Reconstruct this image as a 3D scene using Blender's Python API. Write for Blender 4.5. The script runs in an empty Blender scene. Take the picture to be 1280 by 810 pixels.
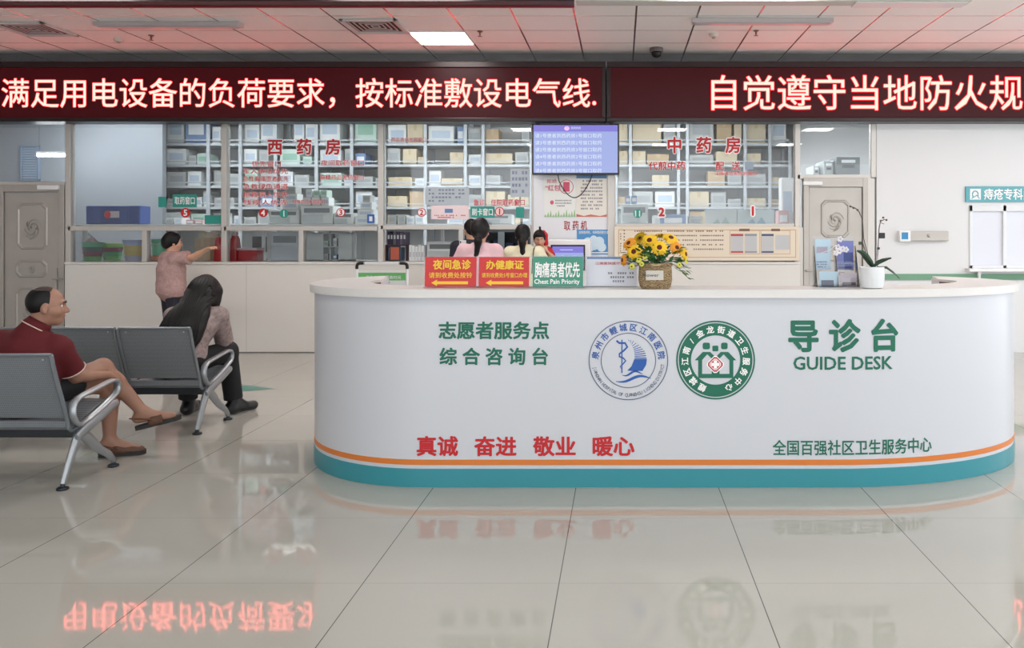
import bpy, bmesh, math, random
import numpy as np
from mathutils import Vector, Matrix
R = math.radians
SC = bpy.context.scene
COL = SC.collection
rnd = random.Random(7)

# ------------------------------------------------------------------ camera, world, exposure
F_PX, VPX, VPY, EYE = 1069.0, 776.0, 291.0, 1.43
cd = bpy.data.cameras.new('camera'); cam = bpy.data.objects.new('camera', cd); COL.objects.link(cam)
cam.location = (0, 0, EYE); cam.rotation_euler = (R(90), 0, 0)
cd.sensor_fit = 'HORIZONTAL'; cd.sensor_width = 36.0; cd.lens = 36.0 * F_PX / 1280.0
cd.shift_x = -(VPX - 640.0) / 1280.0; cd.shift_y = (VPY - 405.0) / 1280.0
cd.clip_end = 200
SC.camera = cam
wd = bpy.data.worlds.new('daylight'); SC.world = wd; wd.use_nodes = True
bg = wd.node_tree.nodes['Background']
bg.inputs[0].default_value = (0.90, 0.95, 1.0, 1); bg.inputs[1].default_value = 1.9
HALL_LAMP, PHARM_LAMP, LED_POWER = 11.5, 22.0, 3.7
vs = SC.view_settings
vs.view_transform = 'Standard'; vs.look = 'None'; vs.gamma = 1.0; vs.use_curve_mapping = False; vs.exposure = 0.58
SC.cycles.use_denoising = True
SC.cycles.max_bounces = 10; SC.cycles.transparent_max_bounces = 16
SC.cycles.sample_clamp_indirect = 6.0; SC.cycles.caustics_reflective = False; SC.cycles.caustics_refractive = False
CEIL = 3.56
DG = 10.30      # glazing line
DW = 10.19      # front of the counter wall

def PX(px, d): return (px - VPX) / F_PX * d
def PZ(py, d): return EYE - (py - VPY) / F_PX * d

# ------------------------------------------------------------------ materials
def lin(c):
    c /= 255.0
    return c / 12.92 if c <= 0.04045 else ((c + 0.055) / 1.055) ** 2.4
def rgb(*c):
    if len(c) == 1 and isinstance(c[0], (tuple, list)): c = c[0]
    return (lin(c[0]), lin(c[1]), lin(c[2]), 1)
MATS = {}
def mat(name, c, rough=0.5, metal=0.0, emit=0.0, spec=0.5, noise=0.0, nscale=8.0, bump=0.0, trans=0.0):
    key = (name, tuple(c))
    if key in MATS: return MATS[key]
    m = bpy.data.materials.new(name); m.use_nodes = True
    nt = m.node_tree; b = nt.nodes['Principled BSDF']
    b.inputs['Base Color'].default_value = rgb(*c)
    b.inputs['Roughness'].default_value = rough; b.inputs['Metallic'].default_value = metal
    b.inputs['Specular IOR Level'].default_value = spec
    if emit:
        b.inputs['Emission Color'].default_value = rgb(*c); b.inputs['Emission Strength'].default_value = emit
    if noise or bump:
        tc = nt.nodes.new('ShaderNodeTexCoord'); n = nt.nodes.new('ShaderNodeTexNoise')
        n.inputs['Scale'].default_value = nscale; n.inputs['Detail'].default_value = 5
        nt.links.new(tc.outputs['Object'], n.inputs['Vector'])
        if noise:
            mx = nt.nodes.new('ShaderNodeMix'); mx.data_type = 'RGBA'
            a = rgb(*c); mx.inputs[6].default_value = tuple(v * (1 - noise) for v in a[:3]) + (1,)
            mx.inputs[7].default_value = tuple(min(1, v * (1 + noise)) for v in a[:3]) + (1,)
            nt.links.new(n.outputs[0], mx.inputs[0]); nt.links.new(mx.outputs[2], b.inputs['Base Color'])
        if bump:
            bp = nt.nodes.new('ShaderNodeBump'); bp.inputs['Strength'].default_value = bump; bp.inputs['Distance'].default_value = 0.01
            nt.links.new(n.outputs[0], bp.inputs['Height']); nt.links.new(bp.outputs[0], b.inputs['Normal'])
    MATS[key] = m
    return m

def glass_mat(name, tint=(0.93, 0.965, 0.96), ior=1.6, rough=0.01):
    m = bpy.data.materials.new(name); m.use_nodes = True; nt = m.node_tree
    nt.nodes.remove(nt.nodes['Principled BSDF'])
    out = nt.nodes['Material Output']
    t = nt.nodes.new('ShaderNodeBsdfTransparent'); t.inputs[0].default_value = (*tint, 1)
    g = nt.nodes.new('ShaderNodeBsdfGlossy'); g.inputs['Roughness'].default_value = rough
    f = nt.nodes.new('ShaderNodeFresnel'); f.inputs[0].default_value = ior
    mx = nt.nodes.new('ShaderNodeMixShader')
    nt.links.new(f.outputs[0], mx.inputs[0]); nt.links.new(t.outputs[0], mx.inputs[1]); nt.links.new(g.outputs[0], mx.inputs[2])
    nt.links.new(mx.outputs[0], out.inputs[0])
    return m

def grid_mat(name, tile, line, base, linec, ox, oy, rough, lw_x, lw_y, vary=0.03, spec=0.5, cloud=0.04, joint_rough=None):
    """square tiles with thin joints, laid out in world metres"""
    m = bpy.data.materials.new(name); m.use_nodes = True; nt = m.node_tree; L = nt.links.new
    b = nt.nodes['Principled BSDF']; b.inputs['Roughness'].default_value = rough; b.inputs['Specular IOR Level'].default_value = spec
    geo = nt.nodes.new('ShaderNodeNewGeometry'); sx = nt.nodes.new('ShaderNodeSeparateXYZ'); L(geo.outputs['Position'], sx.inputs[0])
    def math_(op, a, b_=None, c_=None):
        n = nt.nodes.new('ShaderNodeMath'); n.operation = op
        for i, v in enumerate((a, b_, c_)):
            if v is None: continue
            if isinstance(v, (int, float)): n.inputs[i].default_value = v
            else: L(v, n.inputs[i])
        return n.outputs[0]
    def joint(sock, off, lw):
        u = math_('DIVIDE', math_('SUBTRACT', sock, off), tile)
        fr = math_('FRACT', u)
        dist = math_('MINIMUM', fr, math_('SUBTRACT', 1.0, fr))
        return math_('LESS_THAN', dist, lw / tile / 2), math_('FLOOR', u)
    jx, fx = joint(sx.outputs[0], ox, lw_x); jy, fy = joint(sx.outputs[1], oy, lw_y)
    j = math_('MAXIMUM', jx, jy)
    cb = nt.nodes.new('ShaderNodeCombineXYZ'); L(fx, cb.inputs[0]); L(fy, cb.inputs[1])
    wn = nt.nodes.new('ShaderNodeTexWhiteNoise'); wn.noise_dimensions = '3D'; L(cb.outputs[0], wn.inputs['Vector'])
    ns = nt.nodes.new('ShaderNodeTexNoise'); ns.inputs['Scale'].default_value = 3.0; ns.inputs['Detail'].default_value = 6
    L(geo.outputs['Position'], ns.inputs['Vector'])
    v = math_('ADD', math_('MULTIPLY', math_('SUBTRACT', wn.outputs['Value'], 0.5), vary * 2), math_('MULTIPLY', math_('SUBTRACT', ns.outputs[0], 0.5), cloud * 2))
    v = math_('ADD', v, 1.0)
    mm = nt.nodes.new('ShaderNodeMix'); mm.data_type = 'RGBA'; mm.blend_type = 'MULTIPLY'; mm.inputs[0].default_value = 1
    mm.inputs[6].default_value = rgb(*base); cv = nt.nodes.new('ShaderNodeCombineColor')
    for i in range(3): L(v, cv.inputs[i])
    L(cv.outputs[0], mm.inputs[7])
    mx = nt.nodes.new('ShaderNodeMix'); mx.data_type = 'RGBA'; L(j, mx.inputs[0]); L(mm.outputs[2], mx.inputs[6]); mx.inputs[7].default_value = rgb(*linec)
    L(mx.outputs[2], b.inputs['Base Color'])
    if joint_rough is not None: L(math_('ADD', math_('MULTIPLY', j, joint_rough - rough), rough), b.inputs['Roughness']); L(math_('MULTIPLY', j, .6), b.inputs['Metallic'])
    return m

M_WALL = mat('white wall paint', (226, 226, 227), 0.6, noise=0.015, nscale=2)
M_COUNTER = mat('counter panel paint', (226, 222, 216), 0.4, noise=0.02, nscale=2)
M_STEEL = mat('brushed steel', (182, 176, 169), 0.42, 0.45, noise=0.10, nscale=5, bump=0.02)
M_FRAME = mat('champagne aluminium', (204, 199, 193), 0.38, 0.3)
M_WHITE = mat('white plastic', (238, 238, 238), 0.4)
M_PAPER = mat('white paper', (236, 238, 240), 0.7)
M_BLACK = mat('black plastic', (20, 20, 22), 0.4)
M_DARK = mat('dark grey plastic', (48, 49, 52), 0.5)
M_RED = mat('red vinyl', (196, 28, 36), 0.5)
M_GREEN = mat('green vinyl', (14, 104, 80), 0.5)
M_TEAL = mat('teal vinyl', (46, 150, 136), 0.5)
M_WVINYL = mat('white vinyl', (248, 246, 246), 0.5)
M_GLASS = glass_mat('window glass', (0.975, 0.985, 0.985), 1.55)
M_ACRYL = glass_mat('clear acrylic', (0.96, 0.965, 0.97), 1.4, 0.03)

# ------------------------------------------------------------------ mesh helpers
class MB:
    def __init__(s): s.v = []; s.f = []; s.m = []
    def add(s, verts, faces, mi=0):
        b = len(s.v); s.v += [tuple(v) for v in verts]; s.f += [tuple(i + b for i in f) for f in faces]; s.m += [mi] * len(faces); return s
    def box(s, x0, x1, y0, y1, z0, z1, mi=0, ch=0.0):
        if ch <= 0:
            v = [(x, y, z) for x in (x0, x1) for y in (y0, y1) for z in (z0, z1)]
            return s.add(v, [(0, 1, 3, 2), (4, 6, 7, 5), (0, 4, 5, 1), (2, 3, 7, 6), (0, 2, 6, 4), (1, 5, 7, 3)], mi)
        bm = bmesh.new(); bmesh.ops.create_cube(bm, size=1)
        for v in bm.verts: v.co = Vector(((x0 + x1) / 2 + v.co.x * (x1 - x0), (y0 + y1) / 2 + v.co.y * (y1 - y0), (z0 + z1) / 2 + v.co.z * (z1 - z0)))
        bmesh.ops.bevel(bm, geom=list(bm.edges), offset=ch, segments=2, affect='EDGES', profile=0.5)
        bm.verts.index_update(); s.add([v.co for v in bm.verts], [[v.index for v in f.verts] for f in bm.faces], mi); bm.free(); return s
    def tube(s, pts, rad, n=10, flat=1.0, up=(0, 0, 1), mi=0, caps=True, closed=False):
        pts = [Vector(p) for p in pts]; k = len(pts)
        rr = rad if isinstance(rad, (list, tuple)) else [rad] * k
        rings = []; up = Vector(up)
        for i, p in enumerate(pts):
            if closed: t = pts[(i + 1) % k] - pts[i - 1]
            else: t = pts[min(i + 1, k - 1)] - pts[max(i - 1, 0)]
            t.normalize(); a = t.cross(up)
            if a.length < 1e-4: a = t.cross(Vector((1, 0.01, 0)))
            a.normalize(); b = a.cross(t); b.normalize()
            rings.append([p + a * math.cos(2 * math.pi * j / n) * rr[i] + b * math.sin(2 * math.pi * j / n) * rr[i] * flat for j in range(n)])
        v = [q for r in rings for q in r]; f = []
        for i in range(k if closed else k - 1):
            for j in range(n):
                a0 = i * n + j; a1 = i * n + (j + 1) % n; i2 = (i + 1) % k
                f.append((a0, a1, i2 * n + (j + 1) % n, i2 * n + j))
        if caps and not closed:
            f.append(tuple(range(n - 1, -1, -1))); f.append(tuple((k - 1) * n + j for j in range(n)))
        return s.add(v, f, mi)
    def lathe(s, prof, n=24, c=(0, 0, 0), mi=0, sx=1, sy=1):
        v = []; f = []
        for (r, z) in prof:
            for j in range(n):
                a = 2 * math.pi * j / n; v.append((c[0] + r * sx * math.cos(a), c[1] + r * sy * math.sin(a), c[2] + z))
        for i in range(len(prof) - 1):
            for j in range(n): f.append((i * n + j, i * n + (j + 1) % n, (i + 1) * n + (j + 1) % n, (i + 1) * n + j))
        if prof[0][0] > 1e-6: f.append(tuple(range(n - 1, -1, -1)))
        if prof[-1][0] > 1e-6: f.append(tuple((len(prof) - 1) * n + j for j in range(n)))
        return s.add(v, f, mi)
    def prism_xz(s, poly, y0, y1, mi=0):
        n = len(poly); v = [(x, y0, z) for x, z in poly] + [(x, y1, z) for x, z in poly]
        f = [tuple(range(n)), tuple(range(2 * n - 1, n - 1, -1))] + [(i, i + n, (i + 1) % n + n, (i + 1) % n) for i in range(n)]
        return s.add(v, f, mi)
    def quad(s, a, b, c, d, mi=0): return s.add([a, b, c, d], [(0, 1, 2, 3)], mi)
    def ball(s, c, r, n=12, mi=0):
        rx, ry, rz = (r, r, r) if isinstance(r, (int, float)) else r
        prof = [(math.sin(math.pi * i / n), -math.cos(math.pi * i / n)) for i in range(n + 1)]
        v = []; f = []; k = n * 2
        for (q, z) in prof:
            for j in range(k): v.append((c[0] + rx * q * math.cos(2 * math.pi * j / k), c[1] + ry * q * math.sin(2 * math.pi * j / k), c[2] + rz * z))
        for i in range(n):
            for j in range(k): f.append((i * k + j, i * k + (j + 1) % k, (i + 1) * k + (j + 1) % k, (i + 1) * k + j))
        return s.add(v, f, mi)
    def xf(s, M): s.v = [tuple(M @ Vector(v)) for v in s.v]; return s
    def build(s, name, mats, parent=None, smooth=False, kind=None, off=None):
        me = bpy.data.meshes.new(name)
        v = s.v
        if off is not None: v = [(a - off[0], b - off[1], c - off[2]) for a, b, c in v]
        me.from_pydata(v, [], s.f)
        for m in (mats if isinstance(mats, (list, tuple)) else [mats]): me.materials.append(m)
        me.polygons.foreach_set('material_index', s.m)
        bm = bmesh.new(); bm.from_mesh(me)
        if len(me.vertices) < 60000: bmesh.ops.recalc_face_normals(bm, faces=list(bm.faces))
        bm.to_mesh(me); bm.free()
        if smooth:
            me.polygons.foreach_set('use_smooth', [True] * len(me.polygons))
            if smooth != 'all': me.set_sharp_from_angle(angle=R(40))
        me.update()
        o = bpy.data.objects.new(name, me); COL.objects.link(o)
        if parent is not None: o.parent = parent
        if kind: o['kind'] = kind
        return o

def thing(name, label, cat, loc=(0, 0, 0), rz=0.0, group=None):
    o = bpy.data.objects.new(name, None); COL.objects.link(o); o.empty_display_size = 0.1
    o.location = loc; o.rotation_euler = (0, 0, rz)
    o['label'] = label; o['category'] = cat
    if group: o['group'] = group
    return o
def tag(o, label, cat, group=None):
    o['label'] = label; o['category'] = cat
    if group: o['group'] = group
    return o
def struct(name, loc=(0, 0, 0)):
    o = bpy.data.objects.new(name, None); COL.objects.link(o); o.location = loc; o['kind'] = 'structure'; return o
def wloc(o):
    v = Vector((0, 0, 0))
    while o is not None: v = v + Vector(o.location); o = o.parent
    return v

# ------------------------------------------------------------------ lettering
def text_geo(body, space=1.0, line=1.0):
    c = bpy.data.curves.new('lettering_curve', 'FONT'); c.body = body; c.size = 1; c.resolution_u = 2
    c.space_character = space; c.space_line = line
    o = bpy.data.objects.new('lettering_source', c); COL.objects.link(o)
    dg = bpy.context.evaluated_depsgraph_get()
    me = bpy.data.meshes.new_from_object(o.evaluated_get(dg))
    v = np.empty(len(me.vertices) * 3); me.vertices.foreach_get('co', v); v = v.reshape(-1, 3)[:, :2]
    f = [tuple(p.vertices) for p in me.polygons]
    bpy.data.objects.remove(o); bpy.data.curves.remove(c); bpy.data.meshes.remove(me)
    return v, f
def embolden(v, f, r, n=8):
    """heavier strokes: the glyphs laid over themselves a little to every side"""
    if r <= 0: return v, f
    V = []; F = []
    for k in range(n):
        a = 2 * math.pi * (k + .5) / n
        F += [tuple(i + len(v) * k for i in q) for q in f]
        V.append(np.column_stack([v + np.array([math.cos(a), math.sin(a)]) * r, np.full(len(v), k * 1e-4)]))
    return np.concatenate(V), F

def lettering(body, rect, y, mats, parent, name='lettering', bold=0.02, outline=0.0, px=None, conform=None, space=1.0, dy=0.0025, fit='both', lean=None, label=None, line=1.0, n=8):
    """rect = (x0, z0, x1, z1) in world metres, or picture rows and columns on the plane at depth px; the glyphs fill it exactly"""
    if px is not None:
        x0, x1 = PX(rect[0], px), PX(rect[2], px); z1, z0 = PZ(rect[1], px), PZ(rect[3], px)
    else: x0, z0, x1, z1 = rect
    mb = MB(); base = wloc(parent) if parent is not None else Vector((0, 0, 0))
    v0, f0 = text_geo(body, space, line)
    lo, hi = v0.min(0), v0.max(0)
    sx = (x1 - x0) / (hi[0] - lo[0]); sz = (z1 - z0) / (hi[1] - lo[1])
    if fit == 'height': sx = sz
    if fit == 'width': sz = sx
    cx, cz = (x0 + x1) / 2, (z0 + z1) / 2
    mid = (lo + hi) / 2
    def place(v, d):
        out = []
        for q in v:
            a, b = q[0], q[1]
            X = cx + (a - mid[0]) * sx; Zz = cz + (b - mid[1]) * sz
            Y = (conform(X) if conform else y) - d - (q[2] if len(q) > 2 else 0)
            if lean: Y += (Zz - lean[0]) * lean[1]
            out.append((X - base.x, Y - base.y, Zz - base.z))
        return out
    if outline:
        v2, f2 = embolden(v0, f0, bold + outline, 10)
        mb.add(place(v2, dy * 0.5), f2, 1)
    v, f = embolden(v0, f0, bold, n)
    mb.add(place(v, dy), f, 0)
    me = bpy.data.meshes.new(name); me.from_pydata(mb.v, [], mb.f)
    for m in (mats if isinstance(mats, (list, tuple)) else [mats]): me.materials.append(m)
    me.polygons.foreach_set('material_index', mb.m)
    o = bpy.data.objects.new(name, me); COL.objects.link(o)
    if parent is not None: o.parent = parent
    if label: o['label'] = label
    return o

def rows_of_marks(mb, x0, x1, z0, z1, y, n, ch, rng, mi=0, fill=1.0, hf=.5):
    """lines of print too small to read: short dark dashes, one per character"""
    for i in range(n):
        zc = z1 - (i + 0.5) * (z1 - z0) / n; h = (z1 - z0) / n * hf
        x = x0; end = x0 + (x1 - x0) * (1.0 if i < n - 1 else rng.uniform(0.4, 0.9)) * fill
        while x < end - ch * 0.6:
            if rng.random() > 0.16:
                w = ch * rng.uniform(0.55, 0.8)
                mb.quad((x, y, zc - h / 2), (x + w, y, zc - h / 2), (x + w, y, zc + h / 2), (x, y, zc + h / 2), mi)
            x += ch

# ------------------------------------------------------------------ room shell
M_FLOOR = grid_mat('polished floor tile', 0.8, 0, (180, 177, 169), (92, 90, 86), -0.252, 3.49, 0.035, 0.004, 0.0012, 0.012, 0.5, 0.03)
M_CEIL = grid_mat('ceiling tile', 0.6, 0, (242, 240, 238), (132, 120, 120), 0.149, 8.40, 0.55, 0.018, 0.014, 0.02, 0.4, 0.015, 0.22)
MB().box(-9, 9, -6, 15, -0.1, 0).build('floor', M_FLOOR, kind='structure')
MB().box(-9, 9, -6, 10.8, CEIL, CEIL + 0.1).build('ceiling', M_CEIL, kind='structure')
MB().box(-9.1, -8.95, -6, 15, 0, CEIL).build('wall_left', M_WALL, kind='structure')
MB().box(-8.95, -6.5, -6.0, -5.85, 0, CEIL).build('wall_light_blocker', M_WALL, kind='structure')  # unseen wall added to block daylight and darken the left side
MB().box(8.95, 9.1, 9, 15, 0, CEIL).build('wall_right', M_WALL, kind='structure')
# wall over the glazing, carried by the sign
MB().box(-8.95, 8.95, DG - 0.02, DG + 0.14, PZ(150, DG), 3.40).box(-8.95, 8.95, DG + .40, DG + .5, 3.40, CEIL).box(-8.95, 8.95, DG + .14, DG + .5, 3.36, 3.40).build('wall_over_windows', M_WALL, kind='structure')
# plain white wall right of the second door
wr = struct('wall_clinic', (0, 0, 0))
xa = PX(1094, DG); xw0, xw1 = PX(1209, DG), PX(1209, DG) + 1.9
zw0, zw1 = PZ(335, DG), PZ(257, DG)
MB().box(xa, xw0, DG - 0.06, DG + 0.1, 0, PZ(150, DG)).box(xw1, 8.95, DG - 0.06, DG + 0.1, 0, PZ(150, DG)) \
    .box(xw0, xw1, DG - 0.06, DG + 0.1, 0, zw0).box(xw0, xw1, DG - 0.06, DG + 0.1, zw1, PZ(150, DG)).build('wall_face', M_WALL, wr)
MB().box(xa + 0.02, 8.9, DG - 0.075, DG - 0.06, PZ(349.5, DG), PZ(342, DG)).build('trim_1', mat('green wall band', (112, 158, 128), 0.45), kind='structure')
# pharmacy room behind the glass
MB().box(-8.95, 8.95, 14.2, 14.35, 0, CEIL).build('wall_back', M_WALL, kind='structure')
MB().box(-8.95, 8.95, 10.44, 14.2, 3.24, 3.3).build('ceiling_pharmacy', M_WALL, kind='structure')
MB().add([(x + k, y, z) for k in (0, .05) for x, y in ((2.135, 10.46), (2.895, 14.2)) for z in (0, 3.24)], [(0, 1, 3, 2), (4, 6, 7, 5), (0, 4, 5, 1), (2, 3, 7, 6), (0, 2, 6, 4), (1, 5, 7, 3)]).build('wall_partition', M_WALL, kind='structure')
MB().box(-8.9, PX(203, 11.9), 11.9, 12.0, 0, 3.24).build('wall_storeroom', mat('pale grey partition', (142, 147, 154), 0.5), kind='structure')
# beams at the near edge of the ceiling
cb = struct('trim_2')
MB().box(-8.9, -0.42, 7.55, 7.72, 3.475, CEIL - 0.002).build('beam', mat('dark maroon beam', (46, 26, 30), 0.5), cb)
MB().box(-8.9, -0.42, 7.725, 7.745, 3.465, 3.50).build('beam_edge', mat('painted red glow edge', (150, 20, 34), 0.4), cb)  # glow of a sign's lit lower edge, painted as red trim
cb = struct('trim_3')
MB().box(-0.40, 3.12, 7.6, 7.76, 3.49, CEIL - 0.002).build('beam', mat('pale beam', (196, 194, 190), 0.5), cb)
MB().box(2.1, 3.1, 7.62, 7.80, 3.482, 3.51).build('beam_edge', mat('pale steel edge', (214, 222, 224), 0.35, 0.3), cb)

# counter wall under the glazing
cw = struct('wall_counter')
cx0, cx1 = PX(81, DW), PX(1000, DW)
MB().box(cx0, cx1, DW, DG + 0.12, 0, 1.055).build('panel', M_COUNTER, cw)
seam = MB()
for px in (205, 308): seam.box(PX(px, DW) - 0.002, PX(px, DW) + 0.002, DW - 0.0015, DW, 0.02, 1.05)
seam.build('seam', mat('panel seam', (186, 182, 176), 0.5), cw)
MB().box(cx0, cx1, DW - 0.015, 10.95, 1.055, 1.082, 0, 0.004).build('counter_top', mat('counter top stone', (222, 219, 214), 0.3), cw)
MB().box(cx0, cx1, DW - 0.004, DW, 0, 0.012).build('base_line', mat('dark base line', (120, 116, 112), 0.5), cw)
# centre pier between the two pharmacies
pier = struct('wall_centre')
MB().box(PX(668, DG), PX(766, DG), DG - 0.08, DG + 0.1, 1.082, PZ(150, DG)).build('pier', mat('pier panel', (228, 228, 232), 0.45), pier)
MB().box(PX(760, DG), PX(768, DG), DG - 0.10, DG - 0.08, 1.082, PZ(215, DG)).build('pier_edge', M_FRAME, pier)
lettering('取 药 机', (705, 276, 734, 288), DG - 0.08, mat('dark red vinyl', (168, 44, 54), 0.5), pier, px=DG - 0.08, bold=0.015)

# ------------------------------------------------------------------ windows of the pharmacy
def bar(mb, xa, xb, ya, yb, d=DG, t0=-0.05, t1=0.05):
    mb.box(PX(xa, d), PX(xb, d), d + t0, d + t1, PZ(yb, d), PZ(ya, d), 0, 0.004)
def window(n, x0, x1, top, rail, bottom, posts_low=(), left_post=True, right_post=True, low=True):
    w = struct('window_%d' % n, (PX((x0 + x1) / 2, DG), DG, PZ(bottom, DG)))
    o = wloc(w); fr = MB()
    if left_post: bar(fr, x0 - 3.3, x0 + 3.3, top, bottom)
    if right_post: bar(fr, x1 - 3.3, x1 + 3.3, top, bottom)
    e0, e1 = (x0 + 4 if left_post else x0), (x1 - 4 if right_post else x1)
    bar(fr, e0, e1, rail - 2.5, rail + 3)
    bar(fr, e0, e1, top - 2, top + 1.5)
    for p in posts_low: bar(fr, p - 3, p + 3, rail + 3, bottom)
    fr.build('frame', M_FRAME, w, off=o)
    MB().box(PX(e0, DG), PX(e1, DG), DG - 0.004, DG + 0.004, PZ(rail - 2, DG), PZ(top, DG)).build('glass_pane', M_GLASS, w, off=o)
    if low:
        xs = [e0] + list(posts_low) + [e1]
        for a, b in zip(xs, xs[1:]):
            if low == 'open' and b > 570: continue
            MB().box(PX(a, DG), PX(b, DG), DG - 0.004, DG + 0.004, PZ(bottom, DG), PZ(rail + 3, DG)).build('glass_pane', M_GLASS, w, off=o)
    return w
W0 = window(1, -60, 88, 152, 230, 441, left_post=False, low=False)
W1 = window(2, 88, 282, 152, 285.5, 327, (183,), left_post=False)
W2 = window(3, 282, 477, 152, 285.5, 327, (378,), left_post=False)
W3 = window(4, 477, 668, 150, 284, 327, (577,), left_post=False, low='open')
W4 = window(5, 766, 996, 150, 282, 283, right_post=True, low=False)
W5 = window(6, 996, 1091, 150, 221, 222, left_post=False, low=False)
fr = MB(); bar(fr, 992, 1003, 284, 441); bar(fr, 1083, 1092, 223, 441)
fr.build('door_posts', M_FRAME, W5, off=wloc(W5))
DL = DG - 0.006
RW = [M_RED, M_WVINYL]
def win_text(w, body, rect, outline=0.03, bold=0.012, mats=None, name='lettering'):
    return lettering(body, rect, DL, mats or RW, w, px=DL, bold=bold, outline=outline, name=name)
def disc(w, cx, cy, rpx, body, c_fill, c_text, ring=None):
    mb = MB(); o = wloc(w); d = DL; r = rpx / F_PX * d
    X, Z = PX(cx, d), PZ(cy, d)
    mb.prism_xz([(X + r * math.cos(2 * math.pi * i / 28), Z + r * math.sin(2 * math.pi * i / 28)) for i in range(28)], d - 0.0015, d)
    if ring:
        mb.prism_xz([(X + r * .82 * math.cos(2 * math.pi * i / 28), Z + r * .82 * math.sin(2 * math.pi * i / 28)) for i in range(28)], d - 0.0025, d - 0.0015, 1)
    mb.build('window_number_disc', [c_fill, ring or c_fill], w, off=o)
    lettering(body, (cx - rpx * .42, cy - rpx * .62, cx + rpx * .42, cy + rpx * .62), DL, c_text, w, px=DL, bold=0.03, dy=0.004, fit='height', name='window_number')
def decal(w, rect, m, d=DL, name='sign_panel', t=0.0015):
    o = wloc(w)
    return MB().box(PX(rect[0], d), PX(rect[2], d), d - t, d, PZ(rect[3], d), PZ(rect[1], d)).build(name, m, w, off=o)
# western pharmacy
decal(W1, (216, 243, 246, 259), M_TEAL); win_text(W1, '取药窗口', (218.5, 246, 243.5, 255.5), 0, 0.012, M_WVINYL)
decal(W1, (198, 246, 208, 259), M_TEAL)
disc(W1, 232, 266, 6, '5', M_RED, M_WVINYL)
decal(W1, (256, 269, 277, 280), M_TEAL, name='small_sign_panel')
disc(W2, 329, 266, 5.5, '4', M_RED, M_WVINYL)
disc(W2, 355, 267, 5.5, '1', M_TEAL, M_WVINYL)
win_text(W2, '西   药   房', (335, 174, 425, 193), 0.055, 0.03)
for b, r in (('优先窗口', (315, 201, 351, 208.5)), ('军人依法优先', (304, 210.5, 360, 217.5)), ('急性胸痛患者优先', (304, 220, 361, 227)),
             ('急救绿色通道', (304, 229.5, 360, 237)), ('抢救病人优先', (304, 239.5, 360, 247)), ('残疾人优先', (304, 249.5, 360, 256.5)),
             ('特殊药品发药窗口', (366, 250, 406, 255)), ('夜间取药窗口', (401, 200, 455, 207.5)), ('麻精药品发药窗口', (400, 218.5, 455, 225))):
    win_text(W2, b, r, 0.03, 0.012)
disc(W2, 426, 265.5, 5.5, '3', M_RED, M_RED, M_WVINYL)
decal(W2, (459, 268, 468, 279), mat('blue notice', (52, 98, 170), 0.5), name='small_notice'); decal(W2, (461.5, 270.5, 465.5, 276.5), M_PAPER, DL - 0.002, 'small_notice_centre')
win_text(W3, '药品咨询发药窗口', (489, 172, 533, 177.5), 0.035, 0.015)
disc(W3, 527, 265.5, 5.5, '2', M_RED, M_RED, M_WVINYL)
win_text(W3, '急诊、住院取药窗口', (592, 249, 656, 257), 0.035, 0.02)
decal(W3, (588, 258, 618, 272), M_TEAL); win_text(W3, '刷卡窗口', (590, 260.5, 616, 269.5), 0, 0.012, M_WVINYL)
disc(W3, 624.5, 264.5, 5.8, '1', M_RED, M_RED, mat('pale pink vinyl', (240, 206, 204), 0.5))
decal(W3, (645, 259, 655, 272), M_TEAL, name='small_sign_panel')
nt_ = decal(W3, (539, 257, 586, 274), mat('pink notice paper', (240, 218, 220), 0.6), name='pink_notice')
decal(W3, (556, 261, 566, 266), mat('blue picture', (96, 130, 176), 0.5), DL - 0.002, 'notice_picture')
mb = MB(); rows_of_marks(mb, PX(543, DL), PX(582, DL), PZ(273, DL), PZ(268, DL), DL - 0.003, 2, 0.02, rnd); mb.build('notice_text', M_RED, W3, off=wloc(W3))
# traditional pharmacy
win_text(W4, '中   药   房', (835, 171.5, 925, 191), 0.055, 0.03)
win_text(W4, '代煎中药', (811, 202, 856, 212.5), 0.035, 0.025)
win_text(W4, '配   送', (895, 202, 925, 212.5), 0.035, 0.025)
win_text(W4, '详情请咨询发药窗口', (893, 214.5, 946, 219.5), 0.04, 0.015)
decal(W4, (931, 202, 942, 212.5), mat('grey blue vinyl', (150, 166, 180), 0.5), name='small_notice')
disc(W4, 797, 267, 5.5, '11', M_TEAL, M_WVINYL)
for b_, r_ in (('2', (822, 260, 832, 270)), ('1', (936, 258.5, 946, 269))): lettering(b_, r_, DL, RW, W4, px=DL, bold=.05, outline=.12, fit='height', name='window_number')
# cream notice board under it
cr = (768, 283, 999, 326)
nb = thing('notice_board', 'long cream notice board with printed columns, fixed under the traditional medicine window', 'notice board', (PX(882, DW), DW - 0.02, PZ(cr[3], DW)))
o = wloc(nb); d = DW - 0.02
MB().box(PX(cr[0], d), PX(cr[2], d), d, DG - 0.055, PZ(cr[3], d), PZ(cr[1], d), 0, 0.004).build('board', mat('cream board', (230, 216, 196), 0.5), nb, off=o)
mb = MB()
for a, b, c, e in ((773, 287, 995, 287.8), (773, 321.2, 995, 322), (773, 287, 773.8, 322), (994.2, 287, 995, 322), (912, 288, 950, 288.6), (912, 317, 950, 317.6), (912, 288, 912.6, 317.6), (949.4, 288, 950, 317.6), (951, 288, 988, 288.6), (951, 317, 988, 317.6), (951, 288, 951.6, 317.6), (987.4, 288, 988, 317.6)):
    mb.box(PX(a, d), PX(c, d), d - 0.001, d, PZ(e, d), PZ(b, d))
mb.build('border_line', mat('tan line', (196, 160, 126), 0.5), nb, off=o)
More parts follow.
